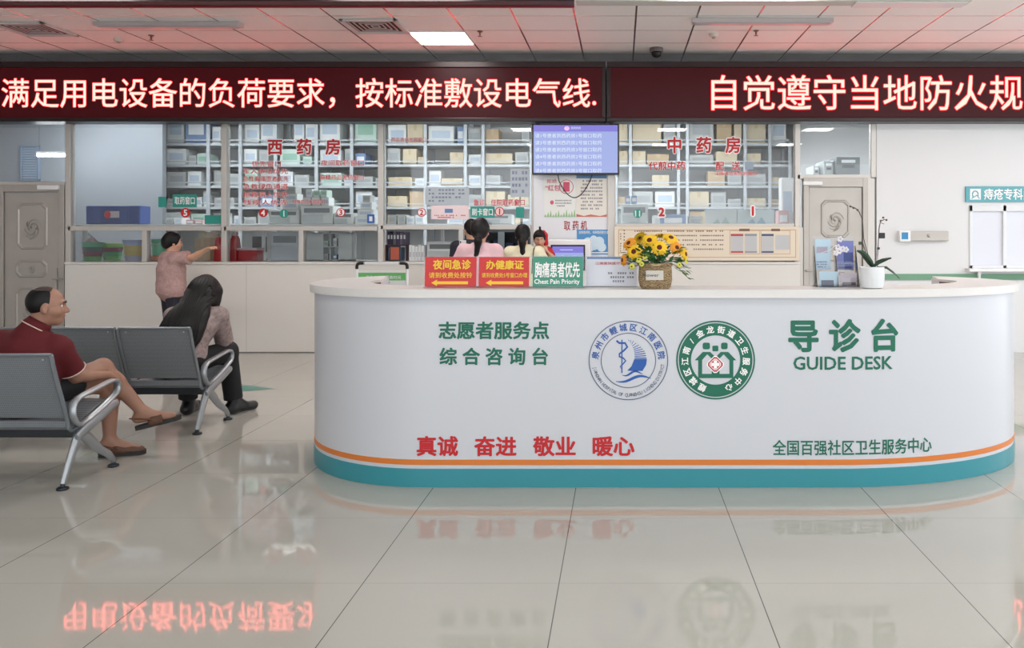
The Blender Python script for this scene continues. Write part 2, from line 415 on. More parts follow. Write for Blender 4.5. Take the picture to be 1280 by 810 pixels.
mb = MB(); rows_of_marks(mb, PX(793, d), PX(906, d), PZ(320, d), PZ(286, d), d - 0.001, 6, 0.026, rnd, hf=.30)
rows_of_marks(mb, PX(775, d), PX(777, d), PZ(318, d), PZ(291, d), d - 0.001, 9, 0.02, rnd); rows_of_marks(mb, PX(779.5, d), PX(782, d), PZ(318, d), PZ(286, d), d - 0.001, 8, 0.022, rnd)
mb.build('print', mat('brown print', (134, 114, 100), 0.6), nb, off=o)
for a, b in ((924, 937), (964, 975)): MB().box(PX(a, d), PX(b, d), d - 0.0025, d - 0.001, PZ(289, d), PZ(286, d)).build('heading_plate', mat('brown plate', (120, 96, 80), 0.5), nb, off=o)
for i, (a, c) in enumerate(((913.5, 929), (931, 946), (952, 967), (969.5, 987))):
    p = MB().box(PX(a, d), PX(c, d), d - 0.002, d, PZ(316 if i != 3 else 312, d), PZ(292 if i != 3 else 294, d)).build('picture_card', mat('grey card', (196, 196, 198), 0.6), nb, off=o)
    if i < 3:
        col = (mat('red strip', (188, 66, 66), .5), mat('grey strip', (150, 150, 158), .5), mat('blue strip', (76, 84, 120), .5))[i]
        MB().box(PX(a, d), PX(c, d), d - 0.0035, d - 0.002, PZ(295, d), PZ(292.5, d)).build('card_head', col, p, off=o)
        MB().box(PX(a, d), PX(c, d), d - 0.0035, d - 0.002, PZ(316, d), PZ(314, d)).build('card_strip', col, p, off=o)

# clinic window on the far wall
w6 = struct('window_7', ((xw0 + xw1) / 2, DG, zw0)); o = wloc(w6)
fr = MB()
for a, b, c, e in ((xw0, xw0 + .035, zw0, zw1), (xw1 - .035, xw1, zw0, zw1), (xw0, xw1, zw0, zw0 + .035), (xw0, xw1, zw1 - .07, zw1), (xw0 + .40, xw0 + .44, zw0, zw1), (xw0 + .84, xw0 + .88, zw0, zw1), (xw0 + 1.3, xw0 + 1.34, zw0, zw1)):
    fr.box(a, b, DG - 0.075, DG + 0.0, c, e, 0, 0.003)
fr.build('frame', mat('white aluminium', (226, 228, 230), 0.4), w6, off=o)
MB().box(xw0 + .01, xw1 - .01, DG - .034, DG - .02, zw0 + .01, zw1 - .01).build('blind', mat('white blind', (226, 227, 232), .6), w6, off=o)
for a, b in ((xw0 + .03, xw0 + .405), (xw0 + .435, xw0 + .845), (xw0 + .875, xw0 + 1.305), (xw0 + 1.335, xw1 - .03)):
    MB().box(a, b, DG - 0.045, DG - 0.035, zw0 + .03, zw1 - .065).build('frosted_pane', mat('white frosted pane', (222, 224, 233), 0.25), w6, off=o)
MB().box(xw0 - .05, xw1 + .05, DG - 0.20, DG - 0.06, zw0 - 0.035, zw0, 0, 0.004).build('window_sill', M_WHITE, w6, off=o)
for x in (xw0 + 0.08, xw0 + 1.7):
    MB().prism_xz([(x, zw0 - .035), (x + .04, zw0 - .035), (x + .03, zw0 - .12), (x + .01, zw0 - .12)], DG - .12, DG - .06).build('bracket', M_WHITE, w6, off=o)
sx0 = PX(1207, DG - .08); sg = thing('clinic_sign', 'teal wall sign with white lettering above the blinded clinic window', 'sign', (sx0 + .9, DG - .06, PZ(252, DG - .08)))
o = wloc(sg)
M_SIGN = mat('teal sign', (98, 172, 182), 0.45)
MB().box(sx0, sx0 + 1.85, DG - .085, DG - .06, PZ(252.5, DG - .08), PZ(233, DG - .08), 0, 0.003).build('board', M_SIGN, sg, off=o)
lettering('痔疮专科门诊', (1230, 236, 1303, 249.5), DG - .085, M_WVINYL, sg, px=DG - .085, bold=0.02)
MB().box(PX(1212.5, DG - .085), PX(1226, DG - .085), DG - .0865, DG - .085, PZ(249.5, DG - .085), PZ(236, DG - .085)).build('emblem_panel', M_WVINYL, sg, off=o)
mb = MB(); X0, Z0 = PX(1219, DG - .085), PZ(243, DG - .085)
mb.tube([(X0 + .035 * math.cos(a), DG - .088, Z0 + .04 * math.sin(a)) for a in np.linspace(-0.6, 4.2, 14)], 0.007, 6).tube([(X0 - .045, DG - .088, Z0 - .05), (X0 + .02, DG - .088, Z0 - .01), (X0 + .05, DG - .088, Z0 - .05)], 0.006, 6)
mb.build('emblem', M_SIGN, sg, off=o)
# steel bracket with small device
d = DG - .06
br = thing('wall_bracket', 'brushed steel wall rail carrying a small box with a blue front, on white wall', 'wall fitting', (PX(1152, d), d, PZ(301, d)))
o = wloc(br)
MB().box(PX(1134, d), PX(1184, d), d - 0.05, d, PZ(301, d), PZ(289, d), 0, 0.006).build('rail', M_STEEL, br, off=o)
MB().ball((PX(1159, d), d - .055, PZ(294.5, d)), (.02, .012, .02), 8).build('rail_knob', M_STEEL, br, smooth='all', off=o)
bx = MB().box(PX(1122, d), PX(1136, d), d - 0.075, d, PZ(302, d), PZ(288, d), 0, 0.01).build('device_box', M_WHITE, br, off=o)
MB().box(PX(1124.5, d), PX(1132.5, d), d - 0.078, d - .074, PZ(299, d), PZ(290.5, d)).build('blue_face', mat('blue face', (52, 142, 196), 0.4), bx, off=o)
d = DG - .06
# ------------------------------------------------------------------ doors
def octring(x0, x1, z0, z1, w, c):
    def oc(a, b, e, f, k): return [(a + k, e), (b - k, e), (b, e + k), (b, f - k), (b - k, f), (a + k, f), (a, f - k), (a, e + k)]
    return oc(x0, x1, z0, z1, c), oc(x0 + w, x1 - w, z0 + w, z1 - w, c)
def emboss(mb, x0, x1, z0, z1, y, h=0.012, w=0.03, c=0.05):
    A, B = octring(x0, x1, z0, z1, w, c); C_, D_ = octring(x0 + w * .35, x1 - w * .35, z0 + w * .35, z1 - w * .35, w * .3, c)
    loops = [[(x, y, z) for x, z in A], [(x, y - h, z) for x, z in C_], [(x, y - h, z) for x, z in D_], [(x, y - 0.002, z) for x, z in B], ]
    v = [p for l in loops for p in l]; f = []
    for i in range(3):
        for j in range(8): f.append((i * 8 + j, i * 8 + (j + 1) % 8, (i + 1) * 8 + (j + 1) % 8, (i + 1) * 8 + j))
    f.append(tuple(range(24, 32))); mb.add(v, f)
def ornament(mb, cx, cz, y, s):
    rr = random.Random(3)
    for i in range(16):
        a = rr.uniform(0, 6.28); r = rr.uniform(0, s)
        p = [(cx + math.cos(a + t * 2.2) * r * (1 - .5 * t), y - 0.004, cz + math.sin(a + t * 2.2) * r * 1.25 * (1 - .5 * t)) for t in np.linspace(0, 1, 7)]
        mb.tube(p, [s * .06 * (1 - abs(2 * t - 1) * .6) for t in np.linspace(0, 1, 7)], 6)
def steel_door(n, x0, x1, top, frame, panels, closer, handle, orn):
    dr = struct('door_%d' % n, (PX((x0 + x1) / 2, DG), DG, 0)); o = wloc(dr)
    fx0, fx1, ft = frame
    fm = MB()
    fm.box(PX(fx0, DG), PX(x0, DG), DG - .06, DG + .04, 0, PZ(ft, DG), 0, .004).box(PX(x1, DG), PX(fx1, DG), DG - .06, DG + .04, 0, PZ(ft, DG), 0, .004).box(PX(x0, DG), PX(x1, DG), DG - .06, DG + .04, PZ(top, DG), PZ(ft, DG), 0, .004)
    fm.build('door_frame', M_STEEL, dr, off=o)
    leaf = MB().box(PX(x0, DG) + .005, PX(x1, DG) - .005, DG - .035, DG + .01, .008, PZ(top, DG) - .005, 0, .003)
    leaf.build('door_leaf', M_STEEL, dr, off=o)
    em = MB()
    for (a, b, c, e) in panels: emboss(em, PX(a, DG), PX(b, DG), PZ(e, DG), PZ(c, DG), DG - .0352)
    em.build('embossed_panel', M_STEEL, dr, off=o)
    orm = MB()
    for (a, b, s) in orn: ornament(orm, PX(a, DG), PZ(b, DG), DG - .038, s)
    orm.build('ornament', M_STEEL, dr, smooth='all', off=o)
    a, b, c, e = closer
    MB().box(PX(a, DG), PX(b, DG), DG - .10, DG - .06, PZ(e, DG), PZ(c, DG), 0, .006).build('door_closer', M_WHITE, dr, off=o)
    hx, h0, h1 = handle
    X = PX(hx, DG)
    MB().box(X - .02, X + .02, DG - .05, DG - .035, PZ(h1, DG), PZ(h0, DG), 0, .005).tube([(X, DG - .05, PZ((h0 + h1) / 2, DG)), (X, DG - .09, PZ((h0 + h1) / 2, DG)), (X + .12, DG - .09, PZ((h0 + h1) / 2, DG))], .01, 8).build('door_handle', M_STEEL, dr, off=o)
    return dr
steel_door(1, 8, 77, 240, (-6, 83.8, 231), [(24, 62, 254, 312), (22, 62, 325, 347), (22, 62, 359, 425)], (53, 79, 232, 237.5), (72, 335, 362), [(43, 284, .13), (43, 336, .05), (43, 390, .15)])
steel_door(2, 1010, 1077, 234, (1003.2, 1082.8, 222.5), [(1025, 1061, 250, 297), (1025, 1061, 308, 328), (1025, 1061, 340, 420)], (1002, 1026, 227, 232), (1006, 324, 352), [(1043, 275, .12), (1043, 318, .04), (1043, 375, .14)])

# ------------------------------------------------------------------ ceiling fittings
M_LAMP = mat('lit diffuser', (255, 252, 248), 0.5, emit=HALL_LAMP)
M_LAMP2 = mat('lit pharmacy diffuser', (246, 252, 255), 0.5, emit=PHARM_LAMP)
def panel_light(x, y, z, m, label, sx=.58, sy=.58):
    t = thing('ceiling_light', label, 'ceiling light', (x, y, z))
    f = MB(); a, b = sx / 2, sy / 2
    for q in ((-a - .012, a + .012, -b - .012, -b), (-a - .012, a + .012, b, b + .012), (-a - .012, -a, -b, b), (a, a + .012, -b, b)): f.box(q[0], q[1], q[2], q[3], -.012, 0)
    f.build('frame', M_WHITE, t)
    MB().box(-a, a, -b, b, -.008, -.001).build('diffuser', m, t)
panel_light(-1.95, 9.34, CEIL, M_LAMP, 'square lit ceiling panel above the red scrolling sign')
for r_, row in enumerate((7.22, 3.0, 0.0)):  # far row is added out of view to brighten the counter and walls
    for c_, xx in enumerate((-4.95, -1.95, 1.05, 4.05, 7.05)):
        if r_ and c_ == 0: continue
        panel_light(xx, row, CEIL, M_LAMP, '%s lit ceiling panel over the hall, %s row, %s from the door wall' % ('square' if r_ else 'added oblong', ('far', 'middle', 'near')[r_], ('first', 'second', 'third', 'fourth', 'fifth')[c_]), .58 if r_ else 1.18, .58)
for i, xx in enumerate((-6.9, -4.9, -2.9, -0.9, 0.9)):
    panel_light(xx, 11.1, 3.24, M_LAMP2, 'long lit ceiling panel inside the pharmacy, %s from the storeroom' % ('first', 'second', 'third', 'fourth', 'fifth')[i], 1.2, .3)
panel_light(3.3, 11.9, 3.24, M_LAMP2, 'long lit ceiling panel in the room behind the second steel door', 1.2, .6)
M_VENT = mat('vent white', (206, 202, 200), 0.5)
def vent(x, y, label):
    t = thing('ceiling_vent', label, 'vent', (x, y, CEIL))
    f = MB(); a = .29
    for q in ((-a, a, -a, -a + .04), (-a, a, a - .04, a), (-a, -a + .04, -a, a), (a - .04, a, -a, a)): f.box(*q, -.02, -.002, 0, .003)
    f.build('frame', M_VENT, t)
    MB().box(-a + .04, a - .04, -a + .04, a - .04, -.004, -.002).build('backing', mat('vent dark', (36, 30, 32), 0.7), t)
    s = MB()
    for k in range(5):
        r_ = a - .055 - k * .048; w_ = .011
        for q in ((-r_, r_, -r_, -r_ + w_), (-r_, r_, r_ - w_, r_), (-r_, -r_ + w_, -r_ + w_, r_ - w_), (r_ - w_, r_, -r_ + w_, r_ - w_)): s.box(*q, -.009, -.005)
    s.build('slat', M_VENT, t)
vent(-6.12, 8.92, 'square grey ceiling vent beside the beam above the embossed steel door')
vent(-2.52, 8.80, 'square grey ceiling vent next to the lit ceiling panel')
def slot(x0, x1, y, label):
    t = thing('ceiling_strip_light', label, 'ceiling light', ((x0 + x1) / 2, y, CEIL)); a = (x1 - x0) / 2
    MB().box(-a, a, -.06, .06, -.045, 0, 0, .006).build('body', mat('strip fitting', (196, 190, 190), 0.35, 0.2), t)
    MB().box(-a + .03, a - .03, -.04, .04, -.055, -.044, 0, .003).build('diffuser', mat('strip diffuser', (180, 176, 178), 0.3), t)
slot(-5.31, -3.84, 8.66, 'unlit narrow strip light on the ceiling between the two vents')
slot(.71, 2.11, 8.52, 'unlit narrow strip light on the ceiling above the right scrolling sign')
def sprinkler(px, py, label):
    d = F_PX * (CEIL - EYE) / (VPY - py + 6); t = thing('sprinkler', label, 'sprinkler', (PX(px, d), d, CEIL))
    MB().lathe([(.03, 0), (.03, -.008), (.012, -.012), (.01, -.035), (.006, -.05)], 12).build('stem', mat('brass', (120, 96, 78), 0.4, .6), t, smooth=True)
    MB().lathe([(.004, -.05), (.024, -.053), (.024, -.056), (.004, -.058)], 12).build('deflector', mat('brass', (120, 96, 78), 0.4, .6), t)
sprinkler(189, 50, 'small brass sprinkler under the unlit strip light near the left vent')
sprinkler(600, 45, 'small brass sprinkler beside the lit ceiling panel')
sprinkler(945, 44, 'small brass sprinkler under the strip light above the right sign')
def detector(px, py, label):
    d = F_PX * (CEIL - EYE) / (VPY - py + 4); t = thing('smoke_detector', label, 'smoke detector', (PX(px, d), d, CEIL))
    MB().lathe([(.05, 0), (.05, -.015), (.038, -.035), (.02, -.04), (0, -.04)], 16).build('body', mat('detector cream', (206, 196, 186), .5), t, smooth=True)
    MB().lathe([(.02, -.04), (.02, -.052), (0, -.052)], 12).build('sensor', mat('detector grey', (150, 150, 140), .5), t, smooth=True)
detector(148, 52, 'round smoke detector on the ceiling left of the brass sprinkler under the strip light')
detector(892, 46, 'round smoke detector on the ceiling beyond the strip light over the right sign')
t = thing('dome_camera', 'black dome security camera on the ceiling above the join of the two signs', 'camera', (.41, 9.85, CEIL))
MB().lathe([(.075, 0), (.08, -.02), (.075, -.045), (.06, -.05)], 20).build('base', mat('dome grey', (96, 92, 92), .4), t, smooth=True)
MB().lathe([(.062, -.046), (.058, -.075), (.045, -.098), (.022, -.11), (0, -.113)], 20).build('dome', M_BLACK, t, smooth='all')

# ------------------------------------------------------------------ scrolling LED signs
DLED = 10.02
def emit_mat(name, col, s):
    m = bpy.data.materials.new(name); m.use_nodes = True; nt = m.node_tree
    nt.nodes.remove(nt.nodes['Principled BSDF']); e = nt.nodes.new('ShaderNodeEmission')
    e.inputs[0].default_value = (*col, 1); e.inputs[1].default_value = s; nt.links.new(e.outputs[0], nt.nodes['Material Output'].inputs[0]); return m
M_LED = emit_mat('lit red diodes', (1.0, 0.17, 0.14), LED_POWER)
M_LEDGLOW = emit_mat('red letter glow', (1.0, 0.012, 0.03), 0.85)  # red bloom around the letters, put in as a glowing outline layer
def led_panel_mat():
    m = mat('led matrix', (34, 8, 13), 0.45, spec=.2)
    nt = m.node_tree; b = nt.nodes['Principled BSDF']
    b.inputs['Emission Color'].default_value = rgb(120, 6, 22); b.inputs['Emission Strength'].default_value = 0.12
    return m
M_LEDP = led_panel_mat(); M_HOUS = mat('sign housing', (44, 30, 30), 0.35, .3)
def led_sign(x0, x1, top, bot, rows, label):
    t = thing('led_sign', label, 'LED sign', (PX((x0 + x1) / 2, DLED), DLED, PZ(bot, DLED))); o = wloc(t)
    a, b, c, e = PX(x0, DLED), PX(x1, DLED), PZ(bot, DLED), PZ(top, DLED)
    MB().box(a, b, DLED + .02, DG - .02, c, e).box(a, b, DLED - .02, DLED + .03, c, c + .045, 0, .006).box(a, b, DLED - .02, DLED + .03, e - .07, e, 0, .006) \
        .box(a, a + .045, DLED - .02, DLED + .03, c + .045, e - .07, 0, .006).box(b - .045, b, DLED - .02, DLED + .03, c + .045, e - .07, 0, .006).build('housing', M_HOUS, t, off=o)
    MB().box(a + .04, b - .04, DLED + .005, DLED + .02, c + .04, e - .06).build('matrix_panel', M_LEDP, t, off=o)
    for body, rect in rows:
        lettering(body, rect, DLED + .005, [M_LED, M_LEDGLOW], t, px=DLED, bold=0.006, outline=0.022, n=4)
led_sign(-75, 757, 77, 152, [('满足用电设备的负荷要求，按标准敷设电气线.', (2, 98, 745, 135))], 'red scrolling LED sign over the western pharmacy, ending above the screen')
led_sign(758.5, 1420, 77, 152, [('自觉遵守当地防火规范要求', (889.5, 94, 1411, 137.5))], 'red scrolling LED sign over the traditional pharmacy and white wall')

# ------------------------------------------------------------------ guide desk
Y0 = 4.80
def desk_outline(off=0.0, n=26):
    pts = []; ta = 134 + 91 * max(off, 0); tb = 398 - 48.5 * max(off, 0)
    for i in range(n + 1):
        th = R(ta + (270 - ta) * i / n); nx, ny = math.cos(th), math.sin(th)
        pts.append((-1.1 + (.88 - off) * nx, Y0 + .88 + (.88 - off) * ny))
    a, b = 1.36, .9
    for i in range(1, 12): pts.append((-1.1 + 2.3 * i / 12, Y0 + off))
    for i in range(n + 1):
        th = R(270 + (tb - 270) * i / n); c, s = math.cos(th), math.sin(th)
        nx, ny = c / a, s / b; l = math.hypot(nx, ny)
        pts.append((1.2 + a * c - off * nx / l, Y0 + .9 + b * s - off * ny / l))
    return pts
def ring(z0, z1, o0, o1, mb=None):
    mb = mb or MB(); A = desk_outline(o0); B = desk_outline(o1); n = len(A)
    v = [(x, y, z0) for x, y in A] + [(x, y, z1) for x, y in A] + [(x, y, z1) for x, y in B] + [(x, y, z0) for x, y in B]
    f = []
    for i in range(n - 1):
        for k in range(4):
            k2 = (k + 1) % 4; f.append((k * n + i, k * n + i + 1, k2 * n + i + 1, k2 * n + i))
    f += [(0, n, 2 * n, 3 * n), (n - 1, 2 * n - 1, 3 * n - 1, 4 * n - 1)]
    return mb.add(v, f)
desk = thing('guide_desk', 'long white curved reception desk with green lettering, round emblems and teal base band', 'reception desk', (0, Y0 + .3, 0)); DO = wloc(desk)
M_DESK = mat('desk front laminate', (205, 207, 213), 0.28, noise=0.006, nscale=1.5)
ring(0.0, 1.096, 0, .30).build('body', M_DESK, desk, smooth=True, off=DO)
ring(1.096, 1.112, -.025, .34, ring(1.066, 1.1105, -.028, .012)).build('worktop', mat('pale stone worktop', (222, 219, 216), 0.3, noise=0.03, nscale=30), desk, smooth=True, off=DO)
ring(0.002, .106, -.004, .002).build('plinth_band', mat('teal band', (52, 140, 152), 0.3), desk, smooth=True, off=DO)
ring(.127, .157, -.003, .002).build('orange_stripe', mat('orange band', (216, 122, 48), 0.35), desk, smooth=True, off=DO)
ring(.0, 1.094, .298, .312).build('inner_panel', mat('brown laminate', (134, 100, 88), 0.5, noise=.1, nscale=12), desk, smooth=True, off=DO)
ring(.70, .73, .312, .54).build('inner_worktop', mat('brown laminate', (134, 100, 88), 0.5), desk, smooth=True, off=DO)
def front_y(x):
    if x < -1.1: return Y0 + .88 - math.sqrt(max(.88 ** 2 - (x + 1.1) ** 2, 0))
    if x > 1.2: return Y0 + .9 - .9 * math.sqrt(max(1 - ((x - 1.2) / 1.36) ** 2, 0))
    return Y0
def desk_text(body, rect, m, bold=0.02): return lettering(body, rect, Y0, m, desk, px=Y0, bold=bold, conform=front_y, dy=0.002)
desk_text('志愿者服务点', (549, 402.5, 686, 423.5), M_GREEN, .03)
desk_text('综 合 咨 询 台', (550, 435, 684.5, 456), M_GREEN, .03)
desk_text('导 诊 台', (986.5, 400, 1124, 439), M_GREEN, .035)
desk_text('GUIDE DESK', (992, 446, 1117, 462), M_GREEN, .02)
for b, r in (('真诚', (521.5, 545.5, 572, 569.5)), ('奋进', (593.5, 546, 645, 569.5)), ('敬业', (667, 546, 719, 569.5)), ('暖心', (741.5, 546, 792.5, 569.5))): desk_text(b, r, M_RED, .03)
desk_text('全国百强社区卫生服务中心', (966, 550, 1171, 569), M_GREEN, .015)
# emblems
def flat(mb, poly, y, mi=0): mb.add([(x, y, z) for x, z in poly], [tuple(range(len(poly)))], mi)
def annulus(mb, cx, cz, r0, r1, y, mi=0, n=64):
    v = []; f = []
    for i in range(n):
        a = 2 * math.pi * i / n; v += [(cx + r0 * math.cos(a), y, cz + r0 * math.sin(a)), (cx + r1 * math.cos(a), y, cz + r1 * math.sin(a))]
    for i in range(n): j = (i + 1) % n; f.append((2 * i, 2 * i + 1, 2 * j + 1, 2 * j))
    mb.add(v, f, mi)
def strip(mb, c, w, y, mi=0):
    """ribbon of varying width along a centre line"""
    v = []; n = len(c)
    for i in range(n):
        a = Vector(c[max(i - 1, 0)]); b = Vector(c[min(i + 1, n - 1)]); t = (b - a).normalized(); q = Vector((-t.y, t.x)) * (w[i] if isinstance(w, list) else w) / 2
        v += [(c[i][0] + q.x, y, c[i][1] + q.y), (c[i][0] - q.x, y, c[i][1] - q.y)]
    mb.add(v, [(2 * i, 2 * i + 1, 2 * i + 3, 2 * i + 2) for i in range(n - 1)], mi)
def arc_text(mb, chars, cx, cz, r, a0, a1, h, y, mi=0, inward=False, bold=.02, wid=1.0):
    n = len(chars)
    for i, ch in enumerate(chars):
        if ch == ' ': continue
        v, f = text_geo(ch); lo, hi = v.min(0), v.max(0); v, f = embolden(v, f, bold); mid = np.array([(lo[0] + hi[0]) / 2, .37])
        a = R(a0 + (a1 - a0) * i / (n - 1)); rot = a - math.pi / 2 if not inward else a + math.pi / 2
        c, s = math.cos(rot), math.sin(rot); lay = v[:, 2] if v.shape[1] > 2 else np.zeros(len(v)); p = np.column_stack([(v[:, :2] - mid) * h * np.array([wid, 1]), lay])
        mb.add([(cx + r * math.cos(a) + q[0] * c - q[1] * s, y - q[2], cz + r * math.sin(a) + q[0] * s + q[1] * c) for q in p], f, mi)
s_ = Y0 / F_PX
cx, cz = PX(785.5, Y0), PZ(450.5, Y0); u = s_  # metres per picture pixel on the desk front
M_BLUE = mat('blue vinyl', (36, 88, 168), .5); M_GREY = mat('grey blue line', (92, 100, 128), .5)
mb = MB(); y = Y0 - .002
annulus(mb, cx, cz, 48.5 * u, 49.7 * u, y, 1); annulus(mb, cx, cz, 33.5 * u, 34.5 * u, y, 1)
arc_text(mb, '泉州市鲤城区江南医院', cx, cz, 41.5 * u, 171, 9, 10 * u, y, 0, bold=.02)
arc_text(mb, 'JIANGNAN HOSPITAL OF QUANZHOU LICHENG DISTRICT', cx, cz, 43 * u, 192, 352, 6.2 * u, y, 1, inward=True, bold=.005, wid=.8)
g = lambda px, py: (cx + (px - 352) / 5.333 * u, cz - (py - 378) / 5.333 * u)   # emblem drawing units
strip(mb, [g(309, 240), g(309, 462)], 1.4 * u, y)
strip(mb, [g(*p) for p in ((272, 246), (292, 262), (330, 262), (345, 288), (322, 312), (292, 334), (292, 352), (318, 362), (334, 380), (314, 404), (297, 418), (310, 440))], [2.4 * u, 2.6 * u, 2.6 * u, 2.4 * u, 2.2 * u, 2.1 * u, 2 * u, 1.9 * u, 1.8 * u, 1.6 * u, 1.3 * u, .6 * u], y - .0003)
flat(mb, [g(*p) for p in ((392, 368), (476, 368), (470, 408), (446, 448), (344, 446), (372, 418))], y)
top = [(330, 236), (380, 244), (430, 282), (464, 320), (474, 364)]; bot = [(350, 240), (372, 268), (386, 300), (393, 332), (394, 364)]
for k in range(11):
    t = .10 + .90 * k / 10 * .985
    def at(l): q = t * 4; i = min(int(q), 3); return (l[i][0] + (l[i + 1][0] - l[i][0]) * (q - i), l[i][1] + (l[i + 1][1] - l[i][1]) * (q - i))
    b_ = at(bot); r_ = at(top); xr = r_[0]; yy = r_[1] * .55 + b_[1] * .45
    strip(mb, [g(b_[0], b_[1]), g(xr, r_[1])], (.45 + .75 * t) * u, y)
for dy_, x0, x1, w in ((0, 310, 448, 2.6), (34, 270, 502, 3.4)):
    n = 16; pts = [g(x0 + (x1 - x0) * i / n, 462 + dy_ + 12 * math.sin(2.2 * math.pi * i / n + (.4 if dy_ == 0 else 0)) - (6 if dy_ else 4) * i / n + (22 * (1 - i / n) ** 2 if dy_ else 8 * (1 - i / n))) for i in range(n + 1)]
    strip(mb, pts, [w * u * math.sin(math.pi * min(max(i / n, .04), .96)) ** .7 for i in range(n + 1)], y)
mb.build('blue_emblem', [M_BLUE, M_GREY], desk, off=DO)
cx, cz = PX(894.5, Y0), PZ(450, Y0)
mb = MB(); annulus(mb, cx, cz, 47.3 * u, 49.3 * u, y, 0); annulus(mb, cx, cz, 30.8 * u, 46 * u, y, 0)
arc_text(mb, '鲤城区江南/金龙街道卫生服务中心', cx, cz, 38.3 * u, 244, -64, 9.6 * u, y - .001, 1, bold=.03)
g = lambda px, py: (cx + (px - 928) / 5.333 * u, cz - (py - 372) / 5.333 * u)
def rr(x0, y0, x1, y1, k):
    out = []
    for (ax, ay, a0) in ((x1 - k, y0 + k, -90), (x1 - k, y1 - k, 0), (x0 + k, y1 - k, 90), (x0 + k, y0 + k, 180)):
        for i in range(5): a = R(a0 + 22.5 * i); out.append(g(ax + k * math.cos(a), ay + k * math.sin(a)))
    return out
for q in ((842, 256, 890, 300, 12), (906, 276, 946, 314, 8), (964, 256, 1008, 300, 12)): flat(mb, rr(*q), y)
flat(mb, [g(*p) for p in ((788, 374), (842, 318), (892, 318), (950, 374), (914, 374), (872, 334), (836, 374))], y)
flat(mb, [g(*p) for p in ((906, 374), (962, 318), (1012, 318), (1066, 374), (1020, 374), (982, 334), (942, 374))], y - .0002)
for k_, q in enumerate(((812, 370, 838, 464), (1020, 370, 1046, 464), (812, 464, 1046, 492), (902, 440, 954, 464))):
    flat(mb, [g(q[0], q[1]), g(q[2], q[1]), g(q[2], q[3]), g(q[0], q[3])], y - .0004)
def dia(c, r, k): return [g(c[0] + a, c[1] + b) for a, b in ((-k, -r + k), (k, -r + k), (r - k, -k), (r - k, k), (k, r - k), (-k, r - k), (-r + k, k), (-r + k, -k))]
flat(mb, dia((926, 401), 66, 9), y - .0006, 1); flat(mb, dia((926, 401), 58, 9), y - .001, 2)
cr_ = lambda r, k: [g(926 + a, 401 + b) for a, b in ((-k, -r), (k, -r), (k, -k), (r, -k), (r, k), (k, k), (k, r), (-k, r), (-k, k), (-r, k), (-r, -k), (-k, -k))]
flat(mb, dia((926, 401), 46, 8), y - .0013, 1); flat(mb, dia((926, 401), 40, 8), y - .0016, 2); flat(mb, cr_(28, 11), y - .002, 1)
mb.build('green_emblem', [M_GREEN, M_WVINYL, mat('emblem red', (188, 44, 56), .5)], desk, off=DO)

# ------------------------------------------------------------------ waiting benches
M_SEAT = mat('perforated grey metal', (138, 143, 148), 0.45, 0.25, noise=0.05, nscale=60)
def perforate(m):
    """rows of small round holes, seen on the backs"""
    nt = m.node_tree; L = nt.links.new; b = nt.nodes['Principled BSDF']; tc = nt.nodes.new('ShaderNodeTexCoord'); sx = nt.nodes.new('ShaderNodeSeparateXYZ'); L(tc.outputs['Object'], sx.inputs[0])
    def mt(op, a, c=None):
        n = nt.nodes.new('ShaderNodeMath'); n.operation = op
        for i, v in enumerate((a, c)):
            if v is None: continue
            if isinstance(v, (int, float)): n.inputs[i].default_value = v
            else: L(v, n.inputs[i])
        return n.outputs[0]
    P = 0.0075; d = lambda k: mt('POWER', mt('SUBTRACT', mt('FRACT', mt('DIVIDE', sx.outputs[k], P)), .5), 2)
    hole = mt('LESS_THAN', mt('ADD', d(0), d(2)), .07)
    mx = nt.nodes.new('ShaderNodeMix'); mx.data_type = 'RGBA'; L(hole, mx.inputs[0]); L(b.inputs['Base Color'].links[0].from_socket, mx.inputs[6]); mx.inputs[7].default_value = rgb(72, 75, 80); L(mx.outputs[2], b.inputs['Base Color'])
perforate(M_SEAT)
M_RIM = mat('seat rim metal', (140, 146, 152), 0.35, 0.7)
M_ALU = mat('satin aluminium', (168, 172, 176), 0.4, 0.75)
def sheet(prof, x0, x1, t, name, m, parent):
    """bent sheet: profile in (y, z) swept across x"""
    n = len(prof); P = [Vector((0, y, z)) for y, z in prof]; nor = []
    for i in range(n):
        d = (P[min(i + 1, n - 1)] - P[max(i - 1, 0)]).normalized(); nor.append(Vector((0, -d.z, d.y)))
    v = []; f = []
    for x in (x0, x1):
        v += [(x, P[i].y, P[i].z) for i in range(n)] + [(x, P[i].y + nor[i].y * t, P[i].z + nor[i].z * t) for i in range(n)]
    k = 2 * n
    for i in range(n - 1):
        f += [(i, i + 1, k + i + 1, k + i), (n + i, k + n + i, k + n + i + 1, n + i + 1), (i, n + i, n + i + 1, i + 1), (k + i, k + i + 1, k + n + i + 1, k + n + i)]
    f += [(0, k, k + n, n), (n - 1, 2 * n - 1, k + 2 * n - 1, k + n - 1)]
    return MB().add(v, f).build(name, m, parent, smooth=True)
